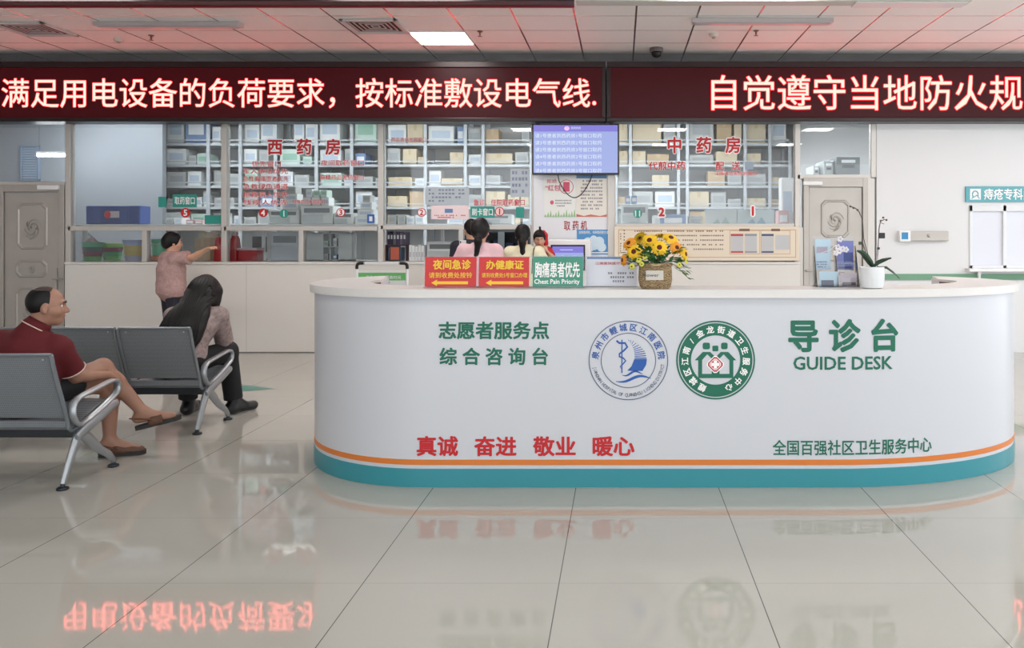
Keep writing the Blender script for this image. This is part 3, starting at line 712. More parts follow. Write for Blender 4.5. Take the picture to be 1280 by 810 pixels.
def make_bench(label, loc, seats, pitch=.53):
    """origin on the floor under the right-hand end, rear edge of the backs at y = 0"""
    t = thing('waiting_bench', label, 'bench', loc, 0, 'grey metal waiting benches')
    for k in range(seats):
        x1 = -k * pitch - .01; x0 = x1 - .505
        back = [(-.06, .757), (-.045, .70), (-.01, .60), (.03, .50), (.062, .42), (.075, .39)]
        sheet(back, x0, x1, .02, 'backrest', M_SEAT, t)
        seat = [(.078, .372), (.084, .335), (.11, .315), (.17, .322), (.28, .36), (.40, .395), (.47, .405), (.505, .39), (.515, .36)]
        sheet(seat, x0, x1, .02, 'seat', M_SEAT, t)
        for x in (x0, x1):
            p = [(x, y - .004, z) for y, z in back] + [(x, y, z - .004) for y, z in seat]
            MB().tube(p, .011, 8, up=(1, 0, 0)).build('seat_rim', M_RIM, t, smooth=True)
        MB().tube([(x0, -.056, .760), (x1, -.056, .760)], .011, 8).build('top_rim', M_RIM, t, smooth=True)
        for xx in (x0 + .05, x1 - .05):
            MB().ball((xx, -.055, .735), .006, 6).build('rivet', M_ALU, t)
    L = seats * pitch
    MB().box(-L + .03, -.03, .17, .25, .255, .315, 0, .008).build('beam', mat('dark beam', (60, 63, 68), .4, .6), t)
    for k in ((0, seats) if seats < 3 else (0, seats)):
        x = -k * pitch + (.035 if k == 0 else -.035) * 0.4
        loop = []
        for (y, z) in ((.145, .335), (.105, .36), (.082, .40), (.080, .44), (.095, .472), (.13, .492), (.20, .503), (.30, .516), (.40, .529), (.455, .535), (.495, .528), (.515, .505), (.512, .475), (.49, .45), (.42, .418), (.33, .385), (.22, .352)):
            loop.append((x, y, z))
        MB().tube(loop, .0125, 10, flat=1.9, up=(1, 0, 0), closed=True).build('armrest', M_ALU, t, smooth='all')
        MB().tube([(x, .12, .27), (x, .22, .31), (x, .36, .355), (x, .46, .385), (x, .51, .39)], [.02, .034, .034, .03, .02], 10, flat=.6, up=(1, 0, 0)).build('seat_bracket', M_ALU, t, smooth=True)
        xx = x - .02 if k == 0 else x + .02
        MB().tube([(xx, .20, .30), (xx, .15, .25), (xx, .08, .13), (xx, .03, .03)], [.034, .03, .024, .02], 10, flat=.75, up=(1, 0, 0)).build('leg', M_ALU, t, smooth=True)
        MB().tube([(xx, .18, .29), (xx, .26, .23), (xx, .36, .145), (xx, .46, .085), (xx, .50, .045), (xx, .505, .03)], [.034, .032, .026, .022, .02, .016], 10, flat=.75, up=(1, 0, 0)).build('leg', M_ALU, t, smooth=True)
        for yy in (.028, .505):
            MB().lathe([(.03, 0), (.033, .006), (.03, .014), (.012, .018), (.011, .035)], 14, (xx, yy, 0)).build('foot_pad', mat('dark foot pad', (50, 54, 58), .4, .5), t, smooth=True)
    return t
make_bench('grey perforated metal waiting bench nearest the viewer, man in red polo on it', (-3.10, 4.73, 0), 3)
make_bench('grey perforated metal waiting bench behind, where the long haired woman sits', (-3.00, 6.04, 0), 3)

# ------------------------------------------------------------------ things on the guide desk
ZT = 1.112
def desk_sign(x0, x1, top, m, label, name='table_sign', yb=4.95, lean=.10):
    zt = PZ(top, yb); cx = (PX(x0, yb) + PX(x1, yb)) / 2; w = (PX(x1, yb) - PX(x0, yb)) / 2
    t = thing(name, label, 'sign', (cx, yb, ZT), 0, None); h = zt - ZT
    def leaning(mb_y0, mb_y1, inset, name_, mm, xi=0.0):
        return MB().add([(-w + xi, mb_y0 + 0, inset), (w - xi, mb_y0, inset), (w - xi, mb_y0 + h * lean, h - inset), (-w + xi, mb_y0 + h * lean, h - inset),
                         (-w + xi, mb_y1, inset), (w - xi, mb_y1, inset), (w - xi, mb_y1 + h * lean, h - inset), (-w + xi, mb_y1 + h * lean, h - inset)],
                        [(0, 1, 2, 3), (4, 5, 6, 7), (0, 1, 5, 4), (2, 3, 7, 6), (0, 3, 7, 4), (1, 2, 6, 5)]).build(name_, mm, t)
    leaning(0, .004, .001, 'acrylic_front', M_ACRYL)
    leaning(-.002, -.0005, .006, 'sign_card', m, .008)
    MB().box(-w, w, 0, .09, 0, .004).build('foot_plate', M_ACRYL, t)
    MB().add([(-w, .09, .003), (w, .09, .003), (w, h * lean + .004, h - .002), (-w, h * lean + .004, h - .002), (-w, .094, .003), (w, .094, .003), (w, h * lean + .008, h - .002), (-w, h * lean + .008, h - .002)],
             [(0, 1, 2, 3), (4, 5, 6, 7), (0, 1, 5, 4), (2, 3, 7, 6), (0, 3, 7, 4), (1, 2, 6, 5)]).build('acrylic_back', M_ACRYL, t)
    return t
def sign_text(t, body, rect, m, bold=.02, yb=4.95, lean=.10, name='lettering'):
    return lettering(body, rect, yb - .002, m, t, px=yb, bold=bold, dy=.0012, lean=(ZT, lean), name=name)
def sign_arrow(t, x0, x1, yc, h, m, yb=4.95, lean=.10):
    o = wloc(t); X0, X1, Zc, k = PX(x0, yb), PX(x1, yb), PZ(yc, yb), h / F_PX * yb
    pl = [(X0, Zc), (X0 + .034, Zc + k), (X0 + .034, Zc + k * .45), (X1, Zc + k * .45), (X1, Zc - k * .45), (X0 + .034, Zc - k * .45), (X0 + .034, Zc - k)]
    v = [(x, yb - .0032 + (z - ZT) * lean, z) for x, z in pl]
    MB().add(v, [tuple(range(len(v)))]).build('arrow', m, t, off=o)
M_SRED = mat('sign red', (204, 46, 46), .45); M_YEL = mat('sign yellow', (240, 200, 52), .5); M_SGRN = mat('sign green', (66, 146, 122), .45)
t = desk_sign(529, 597, 320, M_SRED, 'red table sign with yellow lettering and arrow, beside the brown end of the desk')
sign_text(t, '夜间急诊', (541, 325, 588, 336.5), M_YEL, .03); sign_text(t, '请到收费处按铃', (536, 340.5, 590, 347.5), M_YEL, .012); sign_arrow(t, 539, 585, 353.5, 4, M_YEL)
t = desk_sign(596.5, 663, 320, M_SRED, 'red table sign with yellow lettering and arrow, beside the green table sign')
sign_text(t, '办健康证', (607.5, 325.5, 654, 336.5), M_YEL, .03); sign_text(t, '请到收费处5号窗口办理', (602, 341, 659, 347), M_YEL, .012); sign_arrow(t, 607, 654, 353.5, 4, M_YEL)
t = desk_sign(664, 730.5, 319.5, M_SGRN, 'green table sign with white bilingual lettering on the guide desk')
sign_text(t, '胸痛患者优先', (668.5, 328, 724.5, 346.5), M_WVINYL, .022); sign_text(t, 'Chest Pain Priority', (668, 349, 724.5, 356.5), M_WVINYL, .02)
t = desk_sign(731.5, 798, 320, mat('sign pale', (222, 224, 234), .4), 'white table sign with small print beside the sunflower basket', yb=5.02)
sign_text(t, '江南医院医疗服务', (744, 327.5, 786, 331), M_RED, .004, yb=5.02)
mb = MB(); rows_of_marks(mb, PX(760, 5.02), PX(792, 5.02), PZ(354, 5.02), PZ(339, 5.02), 0, 3, .014, rnd)
mb.v = [(x, 5.0165 + (z - ZT) * .10, z) for x, y, z in mb.v]; mb.build('print', mat('grey print', (140, 140, 150), .6), t, off=wloc(t))
mb = MB(); zz = PZ(322.5, 5.02); mb.add([(PX(733.5, 5.02), 5.0165 + (zz - ZT) * .1, zz - .006), (PX(796.5, 5.02), 5.0165 + (zz - ZT) * .1, zz - .006), (PX(796.5, 5.02), 5.0165 + (zz - ZT) * .1 + .001, zz + .006), (PX(733.5, 5.02), 5.0165 + (zz - ZT) * .1 + .001, zz + .006)], [(0, 1, 2, 3)])
mb.build('blue_strip', mat('sign blue', (104, 140, 190), .5), t, off=wloc(t))

# sunflower basket
YB = 4.88
bk = thing('flower_basket', 'woven straw basket of yellow sunflowers on the guide desk', 'flower basket', (PX(819, YB), YB, ZT))
M_STRAW = mat('straw weave', (158, 128, 92), .85)
nt = M_STRAW.node_tree; tc = nt.nodes.new('ShaderNodeTexCoord'); wv = nt.nodes.new('ShaderNodeTexWave'); wv.bands_direction = 'Z'; wv.inputs['Scale'].default_value = 34; wv.inputs['Distortion'].default_value = 9; wv.inputs['Detail'].default_value = 3; wv.inputs['Detail Scale'].default_value = 3
nt.links.new(tc.outputs['Object'], wv.inputs[0]); mx = nt.nodes.new('ShaderNodeMix'); mx.data_type = 'RGBA'; mx.inputs[6].default_value = rgb(104, 78, 50); mx.inputs[7].default_value = rgb(196, 170, 130)
nt.links.new(wv.outputs[0], mx.inputs[0]); nt.links.new(mx.outputs[2], nt.nodes['Principled BSDF'].inputs['Base Color'])
bp = nt.nodes.new('ShaderNodeBump'); bp.inputs['Strength'].default_value = .8; bp.inputs['Distance'].default_value = .004; nt.links.new(wv.outputs[0], bp.inputs['Height']); nt.links.new(bp.outputs[0], nt.nodes['Principled BSDF'].inputs['Normal'])
mb = MB()
def sq_lathe(prof, n=48, p=4):
    v = []; f = []
    for (a, b, z) in prof:
        for j in range(n):
            th = 2 * math.pi * j / n; c, s = math.cos(th), math.sin(th); k = (abs(c) ** p + abs(s) ** p) ** (-1 / p); v.append((a * c * k, b * s * k, z))
    for i in range(len(prof) - 1):
        for j in range(n): f.append((i * n + j, i * n + (j + 1) % n, (i + 1) * n + (j + 1) % n, (i + 1) * n + j))
    f.append(tuple(range(n - 1, -1, -1))); f.append(tuple((len(prof) - 1) * n + j for j in range(n)))
    return v, f
mb.add(*sq_lathe([(.075, .05, 0), (.088, .06, .012), (.096, .066, .05), (.094, .064, .10), (.092, .062, .128), (.099, .068, .134), (.099, .068, .146), (.088, .058, .147), (.085, .055, .12)]))
mb.build('basket', M_STRAW, bk, smooth=True)
mb = MB().tube([(.096 * math.cos(a), .066 * math.sin(a), .137 + .003 * math.sin(9 * a)) for a in np.linspace(0, 2 * math.pi, 40)[:-1]], .006, 6, closed=True); mb.build('rope_trim', mat('pale rope', (200, 176, 136), .8), bk, smooth=True)
lc = MB().box(-.056, .044, -.0705, -.067, .052, .106, 0, .001).build('label_card', mat('label card', (206, 200, 190), .6), bk)
lettering('Flower', (PX(803, YB), 1.183, PX(823, YB), 1.202), YB - .0705, mat('dark ink', (60, 60, 84), .5), bk, bold=0)
M_LEAF = mat('flower leaf green', (42, 98, 46), .6, noise=.35, nscale=30); M_LEAF2 = mat('light leaf green', (110, 146, 66), .6)
rf = random.Random(11)
def leaf(mb, p, d, l, w, mi=0):
    d = Vector(d).normalized(); s = d.cross(Vector((rf.uniform(-.3, .3), rf.uniform(-.3, .3), 1))).normalized(); n = s.cross(d)
    pts = [Vector(p) + d * l * t + n * (.25 * l * t * (1 - t)) for t in (0, .3, .6, 1)]
    ww = (0.1 * w, w, .75 * w, .02 * w); v = []
    for q, k in zip(pts, ww): v += [q - s * k, q + n * k * -.25, q + s * k]
    mb.add(v, [(3 * i + a, 3 * i + a + 1, 3 * i + a + 4, 3 * i + a + 3) for i in range(3) for a in (0, 1)], mi)
mb = MB()
for i in range(230):
    a = rf.uniform(0, 2 * math.pi); r = rf.uniform(.02, .15); z = .15 + rf.uniform(-.01, .13) * (1 - r * 3.0)
    leaf(mb, (math.cos(a) * r * 1.05 - .004, math.sin(a) * r * .62, z), (math.cos(a), math.sin(a), rf.uniform(-.5, .9)), rf.uniform(.035, .06), rf.uniform(.010, .017), 0 if rf.random() < .8 else 1)
for i in range(26):
    x = .10 + rf.uniform(0, .09); leaf(mb, (x, rf.uniform(-.05, .02), .12 - (x - .10) * .7 + rf.uniform(0, .06)), (1, rf.uniform(-.5, .5), rf.uniform(-1.2, .2)), rf.uniform(.025, .05), .010, 0 if rf.random() < .6 else 1)
for i in range(22):
    leaf(mb, (-.09 - rf.uniform(0, .05), rf.uniform(-.06, .02), .13 + rf.uniform(-.01, .05)), (-1, rf.uniform(-.5, .5), rf.uniform(-1, .4)), rf.uniform(.025, .045), .010, 0 if rf.random() < .5 else 1)
mb.build('foliage', [M_LEAF, M_LEAF2], bk)
M_PET = mat('sunflower petal', (244, 196, 30), .55, noise=.12, nscale=40); M_PETO = mat('orange petal', (238, 160, 36), .55, noise=.12, nscale=40); M_PETL = mat('pale yellow petal', (216, 212, 90), .55)
M_CENT = mat('flower centre', (92, 30, 16), .8, bump=.5, nscale=200)
def flower(c, d, r, m, cen=.36):
    d = Vector(d).normalized(); s = d.cross(Vector((0, 0, 1))).normalized(); u_ = s.cross(d); c = Vector(c)
    mb = MB()
    for ringk, (k, rr_, lift) in enumerate(((15, 1.0, .06), (13, .82, .22))):
        for i in range(k):
            a = 2 * math.pi * (i + .5 * ringk) / k + rf.uniform(-.08, .08); e = s * math.cos(a) + u_ * math.sin(a); q = -s * math.sin(a) + u_ * math.cos(a)
            L_ = r * rr_ * rf.uniform(.9, 1.06); w = r * .17
            pts = [(cen * .6, .5), (.55, 1.0), (.82, .85), (1.0, .05)]; v = []
            for t_, ww in pts:
                p = c + e * L_ * t_ + d * (lift * r + r * .16 * math.sin(t_ * 2.6) - r * .10 * t_ * t_ * 2); v += [p - q * w * ww, p - d * r * .03, p + q * w * ww]
            mb.add(v, [(3 * i_ + a_, 3 * i_ + a_ + 1, 3 * i_ + a_ + 4, 3 * i_ + a_ + 3) for i_ in range(3) for a_ in (0, 1)])
    fl = mb.build('flower', m, bk)
    mc = MB().lathe([(cen * r, 0), (cen * r, r * .10), (cen * r * .75, r * .2), (cen * r * .3, r * .2), (0, r * .17)], 18)
    M = Matrix.Translation(c + d * r * .12) @ Matrix((s, u_, d)).transposed().to_4x4(); mc.xf(M).build('flower_centre', M_CENT, fl, smooth=True)
def fpos(px, py, dy=0.0):
    d_ = YB + dy; return (PX(px, d_) - PX(819, YB), dy, PZ(py, d_) - ZT)
for (px, py, dy, d_, r, m) in ((793, 315, -.06, (-.35, -1, .25), .050, M_PET), (824, 310, -.07, (.05, -1, .3), .050, M_PET), (812, 301.5, -.02, (-.15, -1, .55), .050, M_PET), (838, 299, .0, (.3, -.7, .9), .052, M_PET),
                               (787, 305, -.02, (-.6, -.8, .6), .046, M_PETO), (845, 310, -.03, (.5, -1, .35), .044, M_PETO), (855, 318, -.02, (1, -.6, .2), .046, M_PET), (780, 325, -.02, (-1, -.5, 0), .04, M_PETO), (826, 296, .05, (0, .2, 1), .05, M_PET), (800, 298, .06, (-.4, .8, .7), .05, M_PET)):
    flower(fpos(px, py, dy), d_, r, m)
for (px, py, dy, d_, r) in ((806, 320, -.085, (0, -1, .2), .021), (798.5, 325, -.085, (-.2, -1, .5), .019), (790, 333, -.08, (-.3, -1, 0), .02), (802, 330, -.085, (0, -1, -.1), .017), (849, 331, -.06, (.4, -1, 0), .017), (858, 326, -.04, (.9, -.6, 0), .02)):
    flower(fpos(px, py, dy), d_, r, M_PETL, .3)

# brochure holder and leaflets
bh = thing('brochure_holder', 'clear acrylic brochure holder with four pockets beside the orchid pot', 'brochure holder', (PX(1048, 5.03), 5.03, ZT)); o = wloc(bh); d = 5.03
xL, xR = PX(1020, d) - o.x, PX(1073, d) - o.x
MB().box(xL, xR, .10, .104, .0, .30).build('back_plate', M_ACRYL, bh)
MB().box(xL, xR, -.03, .104, 0, .004).build('base_plate', M_ACRYL, bh)
for x in (xL, (xL + xR) / 2, xR - .003):
    MB().add([(x, -.03, 0), (x, .10, 0), (x, .10, .24), (x, .06, .24), (x + .003, -.03, 0), (x + .003, .10, 0), (x + .003, .10, .24), (x + .003, .06, .24)], [(0, 1, 2, 3), (4, 5, 6, 7), (0, 1, 5, 4), (1, 2, 6, 5), (2, 3, 7, 6), (3, 0, 4, 7)]).build('divider', M_ACRYL, bh)
MB().box(xL, xR, -.032, -.029, 0, .055).build('front_plate', M_ACRYL, bh); MB().box(xL, xR, .034, .037, .09, .15).build('front_plate', M_ACRYL, bh)
def leaflet(rect, y, m, m2, label, accents=()):
    t = thing('leaflet', label, 'leaflet', (PX((rect[0] + rect[2]) / 2, d), d + y, PZ(rect[3], d)), 0, None); o = wloc(t)
    h = PZ(rect[1], d) - PZ(rect[3], d); w = (PX(rect[2], d) - PX(rect[0], d)) / 2
    MB().box(-w, w, 0, .006, 0, h).build('cover', m, t)
    mb = MB()
    for (a, b, c, e) in accents: mb.box(-w + 2 * w * a, -w + 2 * w * c, -.001, 0, h * b, h * e)
    if accents: mb.build('picture', m2, t)
    mb = MB(); rows_of_marks(mb, -w * .8, w * .6, h * .06, h * .3, -.0015, 3, .008, rf); mb.build('print', mat('slate print', (92, 104, 150), .6), t)
lb = mat('pale blue card', (186, 212, 228), .4); vi = mat('violet card', (120, 128, 190), .4); dk = mat('dark blue picture', (70, 84, 140), .5); gr = mat('slate picture', (82, 88, 106), .6)
leaflet((1022, 299, 1042, 338), .07, lb, mat('rose picture', (176, 168, 186), .5), 'pale blue leaflet in the upper pocket of the brochure holder', ((.1, .55, .8, .75),))
leaflet((1050, 301, 1071, 338), .07, vi, dk, 'violet leaflet in the upper pocket of the brochure holder', ((.4, .25, .95, .6), (.1, .05, .9, .12)))
leaflet((1024, 339.5, 1048, 359), .0, lb, gr, 'leaflet with a dark slate picture in the lower pocket', ((.1, .05, .75, .45),))
leaflet((1050, 341, 1071, 359), .0, mat('mauve card', (200, 190, 200), .4), mat('brown picture', (128, 100, 98), .6), 'mauve leaflet with a brown band in the lower pocket', ((.15, .1, .95, .35),))
mb = MB(); mb.tube([(PX(1025, 5.01), 4.99, PZ(316, 5.01)), (PX(1036, 5.01), 4.99, PZ(313, 5.01)), (PX(1044, 5.01), 4.99, PZ(306, 5.01))], .002, 6)
for px, py in ((1046, 309), (1048, 314), (1052, 311), (1056, 312), (1044, 316), (1049, 299)):
    for k in range(5):
        a = 2 * math.pi * k / 5; mb.ball((PX(px, 5.01) + .011 * math.cos(a), 4.99, PZ(py, 5.01) + .011 * math.sin(a)), (.008, .003, .008), 5)
mb.build('blossom_sticker', mat('white blossom', (226, 220, 226), .5), bh, smooth='all', off=o)

# orchid
yo = 4.90
oc = thing('potted_orchid', 'bare stemmed orchid in a white pot at the end of the guide desk', 'potted plant', (PX(1090, yo), yo, ZT)); o = wloc(oc)
MB().lathe([(.050, 0), (.062, .006), (.068, .03), (.070, .08), (.069, .122), (.064, .124), (.062, .11)], 36).build('pot', mat('white pot', (226, 228, 230), .35), oc, smooth=True)
MB().lathe([(.063, .108), (.03, .113), (0, .114)], 20).build('moss', mat('brown moss', (96, 76, 58), .9, bump=.8, nscale=120), oc, smooth='all')
M_OL = mat('orchid leaf', (34, 66, 44), .4, noise=.25, nscale=20); M_OS = mat('orchid stem', (66, 58, 50), .6)
def Q(px, py, dy=0): return (PX(px, yo) - o.x, dy, PZ(py, yo) - ZT)
def strap(pts, w, name='leaf'):
    pts = [Vector(p) for p in pts]; n = len(pts); v = []
    for i, p in enumerate(pts):
        t_ = (pts[min(i + 1, n - 1)] - pts[max(i - 1, 0)]).normalized(); s = t_.cross(Vector((0, 1, 0))).normalized(); s = (s * .75 + Vector((0, 1, 0)) * .65).normalized()
        k = w * math.sin(math.pi * min(.12 + .88 * i / (n - 1), .97)) ** .6
        v += [p - s * k, p + Vector((0, -.004, -.006)), p + s * k, p + Vector((0, .003, -.002))]
    f = [(4 * i + a, 4 * i + (a + 1) % 4, 4 * i + 4 + (a + 1) % 4, 4 * i + 4 + a) for i in range(n - 1) for a in range(4)]
    MB().add(v, f).build(name, M_OL, oc, smooth='all')
strap([Q(1091, 333), Q(1087, 328, -.01), Q(1081, 321, -.03), Q(1075, 315, -.04), Q(1068, 313, -.05)], .021)
strap([Q(1092, 333), Q(1097, 328, -.01), Q(1103, 325, -.02), Q(1112, 322, -.03)], .015)
strap([Q(1096, 334), Q(1106, 334, -.03), Q(1113, 340, -.05), Q(1120, 347, -.06)], .010)
strap([Q(1092, 333, .01), Q(1090, 327, .03), Q(1086, 322, .06)], .014)
mb = MB(); mb.tube([Q(1088, 333), Q(1083, 318), Q(1078, 303), Q(1078.5, 285), Q(1078, 274), Q(1074, 265), Q(1069, 260), Q(1063, 258)], .0028, 6)
mb.tube([Q(1090, 333), Q(1083, 312), Q(1079.5, 298), Q(1078.5, 280)], .0024, 6)
mb.build('stem', M_OS, oc, smooth='all')
mb = MB(); mb.tube([Q(1097, 333), Q(1097, 318), Q(1098, 300), Q(1099, 285), Q(1100.5, 277), Q(1106, 274)], .0026, 6).tube([Q(1100.5, 278), Q(1105, 280)], .002, 6)
mb.build('stem', M_OS, oc, smooth='all')
mb = MB()
for px, py in ((1063, 258), (1067, 260), (1072, 262.5), (1104, 272), (1108, 275), (1101, 276)): mb.ball(Q(px, py), (.007, .005, .006), 6)
mb.build('bud', mat('dry bud', (84, 70, 66), .6), oc, smooth='all')
MB().box(Q(1099, 0)[0], Q(1106, 0)[0], -.006, .006, Q(0, 298)[2], Q(0, 291)[2], 0, .002).box(Q(1096.5, 0)[0], Q(1099.5, 0)[0], -.006, .006, Q(0, 312)[2], Q(0, 309)[2], 0, .002).build('plant_clip', M_BLACK, oc)
MB().box(Q(1073.5, 0)[0], Q(1077, 0)[0], -.006, .006, Q(0, 306)[2], Q(0, 302)[2], 0, .002).build('plant_clip', mat('green clip', (64, 78, 56), .6), oc)

# framed standing board behind the desk
ys = 7.4; ss = thing('standing_board', 'white framed standing board with green heading and black corners behind the desk', 'sign', (PX(477, ys), ys, 0)); o = wloc(ss)
xl, xr, zt = PX(446, ys) - o.x, PX(509, ys) - o.x, PZ(327.5, ys)
fm = MB().tube([(xl, 0, .02), (xl, 0, zt - .045)], .012, 10).tube([(xr, 0, .02), (xr, 0, zt - .045)], .012, 10).box(xl + .06, xr - .06, -.012, .012, zt - .02, zt).box(xl, xr, -.008, .008, PZ(340, ys), PZ(338.5, ys)).build('frame', M_WHITE, ss)
for sgn, xx in ((1, xl), (-1, xr)):
    MB().tube([(xx, 0, zt - .06), (xx, 0, zt - .035), (xx + sgn * .008, 0, zt - .018), (xx + sgn * .025, 0, zt - .01), (xx + sgn * .07, 0, zt - .01)], .014, 8, up=(0, 1, 0)).build('corner', M_BLACK, ss, smooth=True)
MB().box(xl + .012, xr - .012, .0, .006, .45, PZ(340.5, ys)).build('poster_panel', M_PAPER, ss)
MB().box(xl + .014, xr - .014, -.002, .0, PZ(350.5, ys), PZ(341, ys)).build('heading_band', mat('fresh green', (112, 196, 110), .5), ss)
lettering('医生出诊值班表时间', (458, 344.5, 501, 349), ys - .002, M_WVINYL, ss, px=ys, bold=.01)
mb = MB(); rows_of_marks(mb, PX(480, ys), PX(488, ys), PZ(360, ys), PZ(352, ys), ys - .001, 3, .014, rnd); mb.build('print', mat('grey print', (140, 140, 150), .6), ss, off=o)
for xx in (xl, xr): MB().box(xx - .02, xx + .02, -.2, .2, 0, .025, 0, .006).build('foot', M_BLACK, ss)

# floor sticker
df = 7.85; fs = MB().add([(PX(300, df), 7.65, .0015), (PX(345, df), 7.84, .0015), (PX(300, df), 8.02, .0015), (PX(290, df), 8.02, .0015), (PX(290, df), 7.65, .0015)], [(0, 1, 2, 3, 4)])
fo = fs.build('floor_arrow_sticker', mat('teal floor sticker', (86, 140, 128), .4), off=(0, 0, 0)); tag(fo, 'teal arrow sticker on the floor tiles beside the seated woman', 'floor sticker')

# ------------------------------------------------------------------ screen, posters, kiosk
dm = DG - .20
tv = thing('wall_screen', 'large wall mounted screen glowing blue with rows of queue text', 'screen', (PX(719.5, dm), dm, PZ(218, dm))); o = wloc(tv)
MB().box(PX(665, dm), PX(774, dm), dm, dm + .05, PZ(218.5, dm), PZ(155, dm), 0, .006).build('bezel', mat('screen bezel', (24, 22, 34), .3), tv, off=o)
MB().box(PX(690, dm), PX(748, dm), dm + .05, DG - .08, PZ(200, dm), PZ(170, dm)).build('bracket', M_DARK, tv, off=o)
for px in (672, 764): MB().box(PX(px, dm) - .02, PX(px, dm) + .02, dm + .01, dm + .04, PZ(155, dm), PZ(150, dm)).build('hanger', M_DARK, tv, off=o)
def scr(name, c, e):
    m = mat(name, (14, 14, 18), .25); b = m.node_tree.nodes['Principled BSDF']; b.inputs['Emission Color'].default_value = rgb(*c); b.inputs['Emission Strength'].default_value = e; return m
M_SCR = scr('screen blue', (168, 182, 240), .58); M_SCRH = scr('screen header', (136, 128, 226), .58); M_SCRT = scr('screen text', (232, 242, 255), .64)
MB().box(PX(667, dm), PX(772, dm), dm - .002, dm, PZ(216, dm), PZ(164.5, dm)).build('screen_panel', M_SCR, tv, off=o)
MB().box(PX(667, dm), PX(772, dm), dm - .002, dm, PZ(164.5, dm), PZ(156.5, dm)).build('screen_header', M_SCRH, tv, off=o)
lettering('医院药房', (714, 158.5, 726, 161.5), dm - .002, M_SCRT, tv, px=dm, bold=0)
eb = MB(); X0, Z0 = PX(708.5, dm), PZ(160.5, dm); eb.prism_xz([(X0 + .03 * math.cos(a), Z0 + .026 * math.sin(a)) for a in np.linspace(0, 6.1, 16)], dm - .004, dm - .002); eb.build('emblem', mat('screen emblem', (214, 170, 224), .4, emit=.5), tv, off=o)
for i, body in enumerate(('请1号患者到西药房1号窗口取药', '请3号患者到西药房2号窗口取药', '请2号患者到西药房3号窗口取药', '请4号患者到西药房2号窗口取药', '请7号患者到西药房1号窗口取药', '请8号患者到西药房3号窗口取药')):
    y0 = 167 + i * 8.75; lettering(body, (669, y0, 752, y0 + 5.2), dm - .002, M_SCRT, tv, px=dm, bold=0)
MB().tube([(PX(697, dm), dm + .03, PZ(218, dm))] + [(PX(697 + 43 * t_, DG - .09), DG - .09, PZ(221 + 27 * math.sin(math.pi * min(t_, 1)) ** .8 - 2 * t_, DG - .09)) for t_ in np.linspace(.04, .96, 14)] + [(PX(740, dm), dm + .03, PZ(218, dm))], .006, 6).build('cable', M_DARK, tv, smooth='all', off=o)
dp = DG - .083
def poster(rect, m, label, y=dp, name='poster'):
    t = thing(name, label, 'poster', (PX((rect[0] + rect[2]) / 2, y), y, PZ(rect[3], y))); o = wloc(t)
    MB().box(PX(rect[0], y), PX(rect[2], y), y - .003, y + .003, PZ(rect[3], y), PZ(rect[1], y)).build('sheet', m, t, off=o); return t, o
t, o = poster((680, 221, 719.5, 271), mat('poster white', (232, 232, 228), .6), 'white poster with a crossed red packet under the wall screen')
y = dp - .003; M_PINK = mat('poster pink', (206, 82, 110), .5)
lettering('拒绝', (683.5, 224, 696, 229), y, M_PINK, t, px=y, bold=.005); lettering('“红包”', (682, 231, 703, 238.5), y, M_PINK, t, px=y, bold=.015)
mb = MB(); annulus(mb, PX(708, y), PZ(233.5, y), .078, .086, y - .002); mb.box(PX(704, y), PX(712, y), y - .0015, y, PZ(239.5, y), PZ(227.5, y)); mb.build('crossed_packet', M_PINK, t, off=o)
mb = MB(); rows_of_marks(mb, PX(694, y), PX(715, y), PZ(259, y), PZ(249, y), y - .001, 3, .02, rnd); mb.build('print', mat('grey print', (140, 140, 150), .6), t, off=o)
mb = MB()
for i in range(12): mb.prism_xz([(PX(680 + i * 3.3, y), PZ(271, y)), (PX(683.2 + i * 3.3, y), PZ(271, y)), (PX(682 + i * 3.3, y), PZ(267.5 - 2.5 * (i % 3) - (i > 7) * 1.5, y))], y - .001, y)
mb.build('green_border', mat('poster green', (150, 190, 136), .5), t, off=o)
mb = MB().ball((PX(690, y), y - .001, PZ(253, y)), (.022, .002, .026), 6); mb.build('red_badge', M_PINK, t, smooth='all', off=o)
t, o = poster((720.5, 219, 758.5, 271), mat('poster cream', (232, 226, 216), .6), 'cream poster of printed rows with a blue head, under the wall screen')
mb = MB().box(PX(720.5, y), PX(758.5, y), y - .001, y, PZ(223, y), PZ(219, y)); mb.build('blue_head', mat('poster blue', (92, 138, 182), .5), t, off=o)
mb = MB(); rows_of_marks(mb, PX(726, y), PX(755, y), PZ(263, y), PZ(224, y), y - .001, 9, .022, rnd); mb.build('print', mat('grey print', (140, 140, 150), .6), t, off=o)
mb = MB().prism_xz([(PX(720.5, y), PZ(271, y)), (PX(758.5, y), PZ(271, y)), (PX(758.5, y), PZ(268, y)), (PX(750, y), PZ(270, y)), (PX(738, y), PZ(268, y)), (PX(730, y), PZ(270, y)), (PX(720.5, y), PZ(267.5, y))], y - .001, y); mb.build('red_border', mat('poster red', (206, 112, 92), .5), t, off=o)
t, o = poster((721, 287, 763, 318), mat('poster sky blue', (84, 146, 200), .5), 'blue poster with a white cloud shape behind the pickup kiosk')
lettering('自助取药机，扫码取药更方便', (724, 288.6, 760.5, 292.5), y, M_WVINYL, t, px=y, bold=.01)
mb = MB()
for (px, py, r) in ((742, 305, .075), (735, 303, .06), (749, 302, .06), (752, 309, .055), (742, 299, .045), (737, 310, .05)): mb.prism_xz([(PX(px, y) + r * math.cos(a), PZ(py, y) + r * math.sin(a)) for a in np.linspace(0, 6.0, 18)], y - .0012 - r * .004, y)
mb.build('cloud_picture', mat('cloud white', (206, 224, 236), .5), t, off=o)
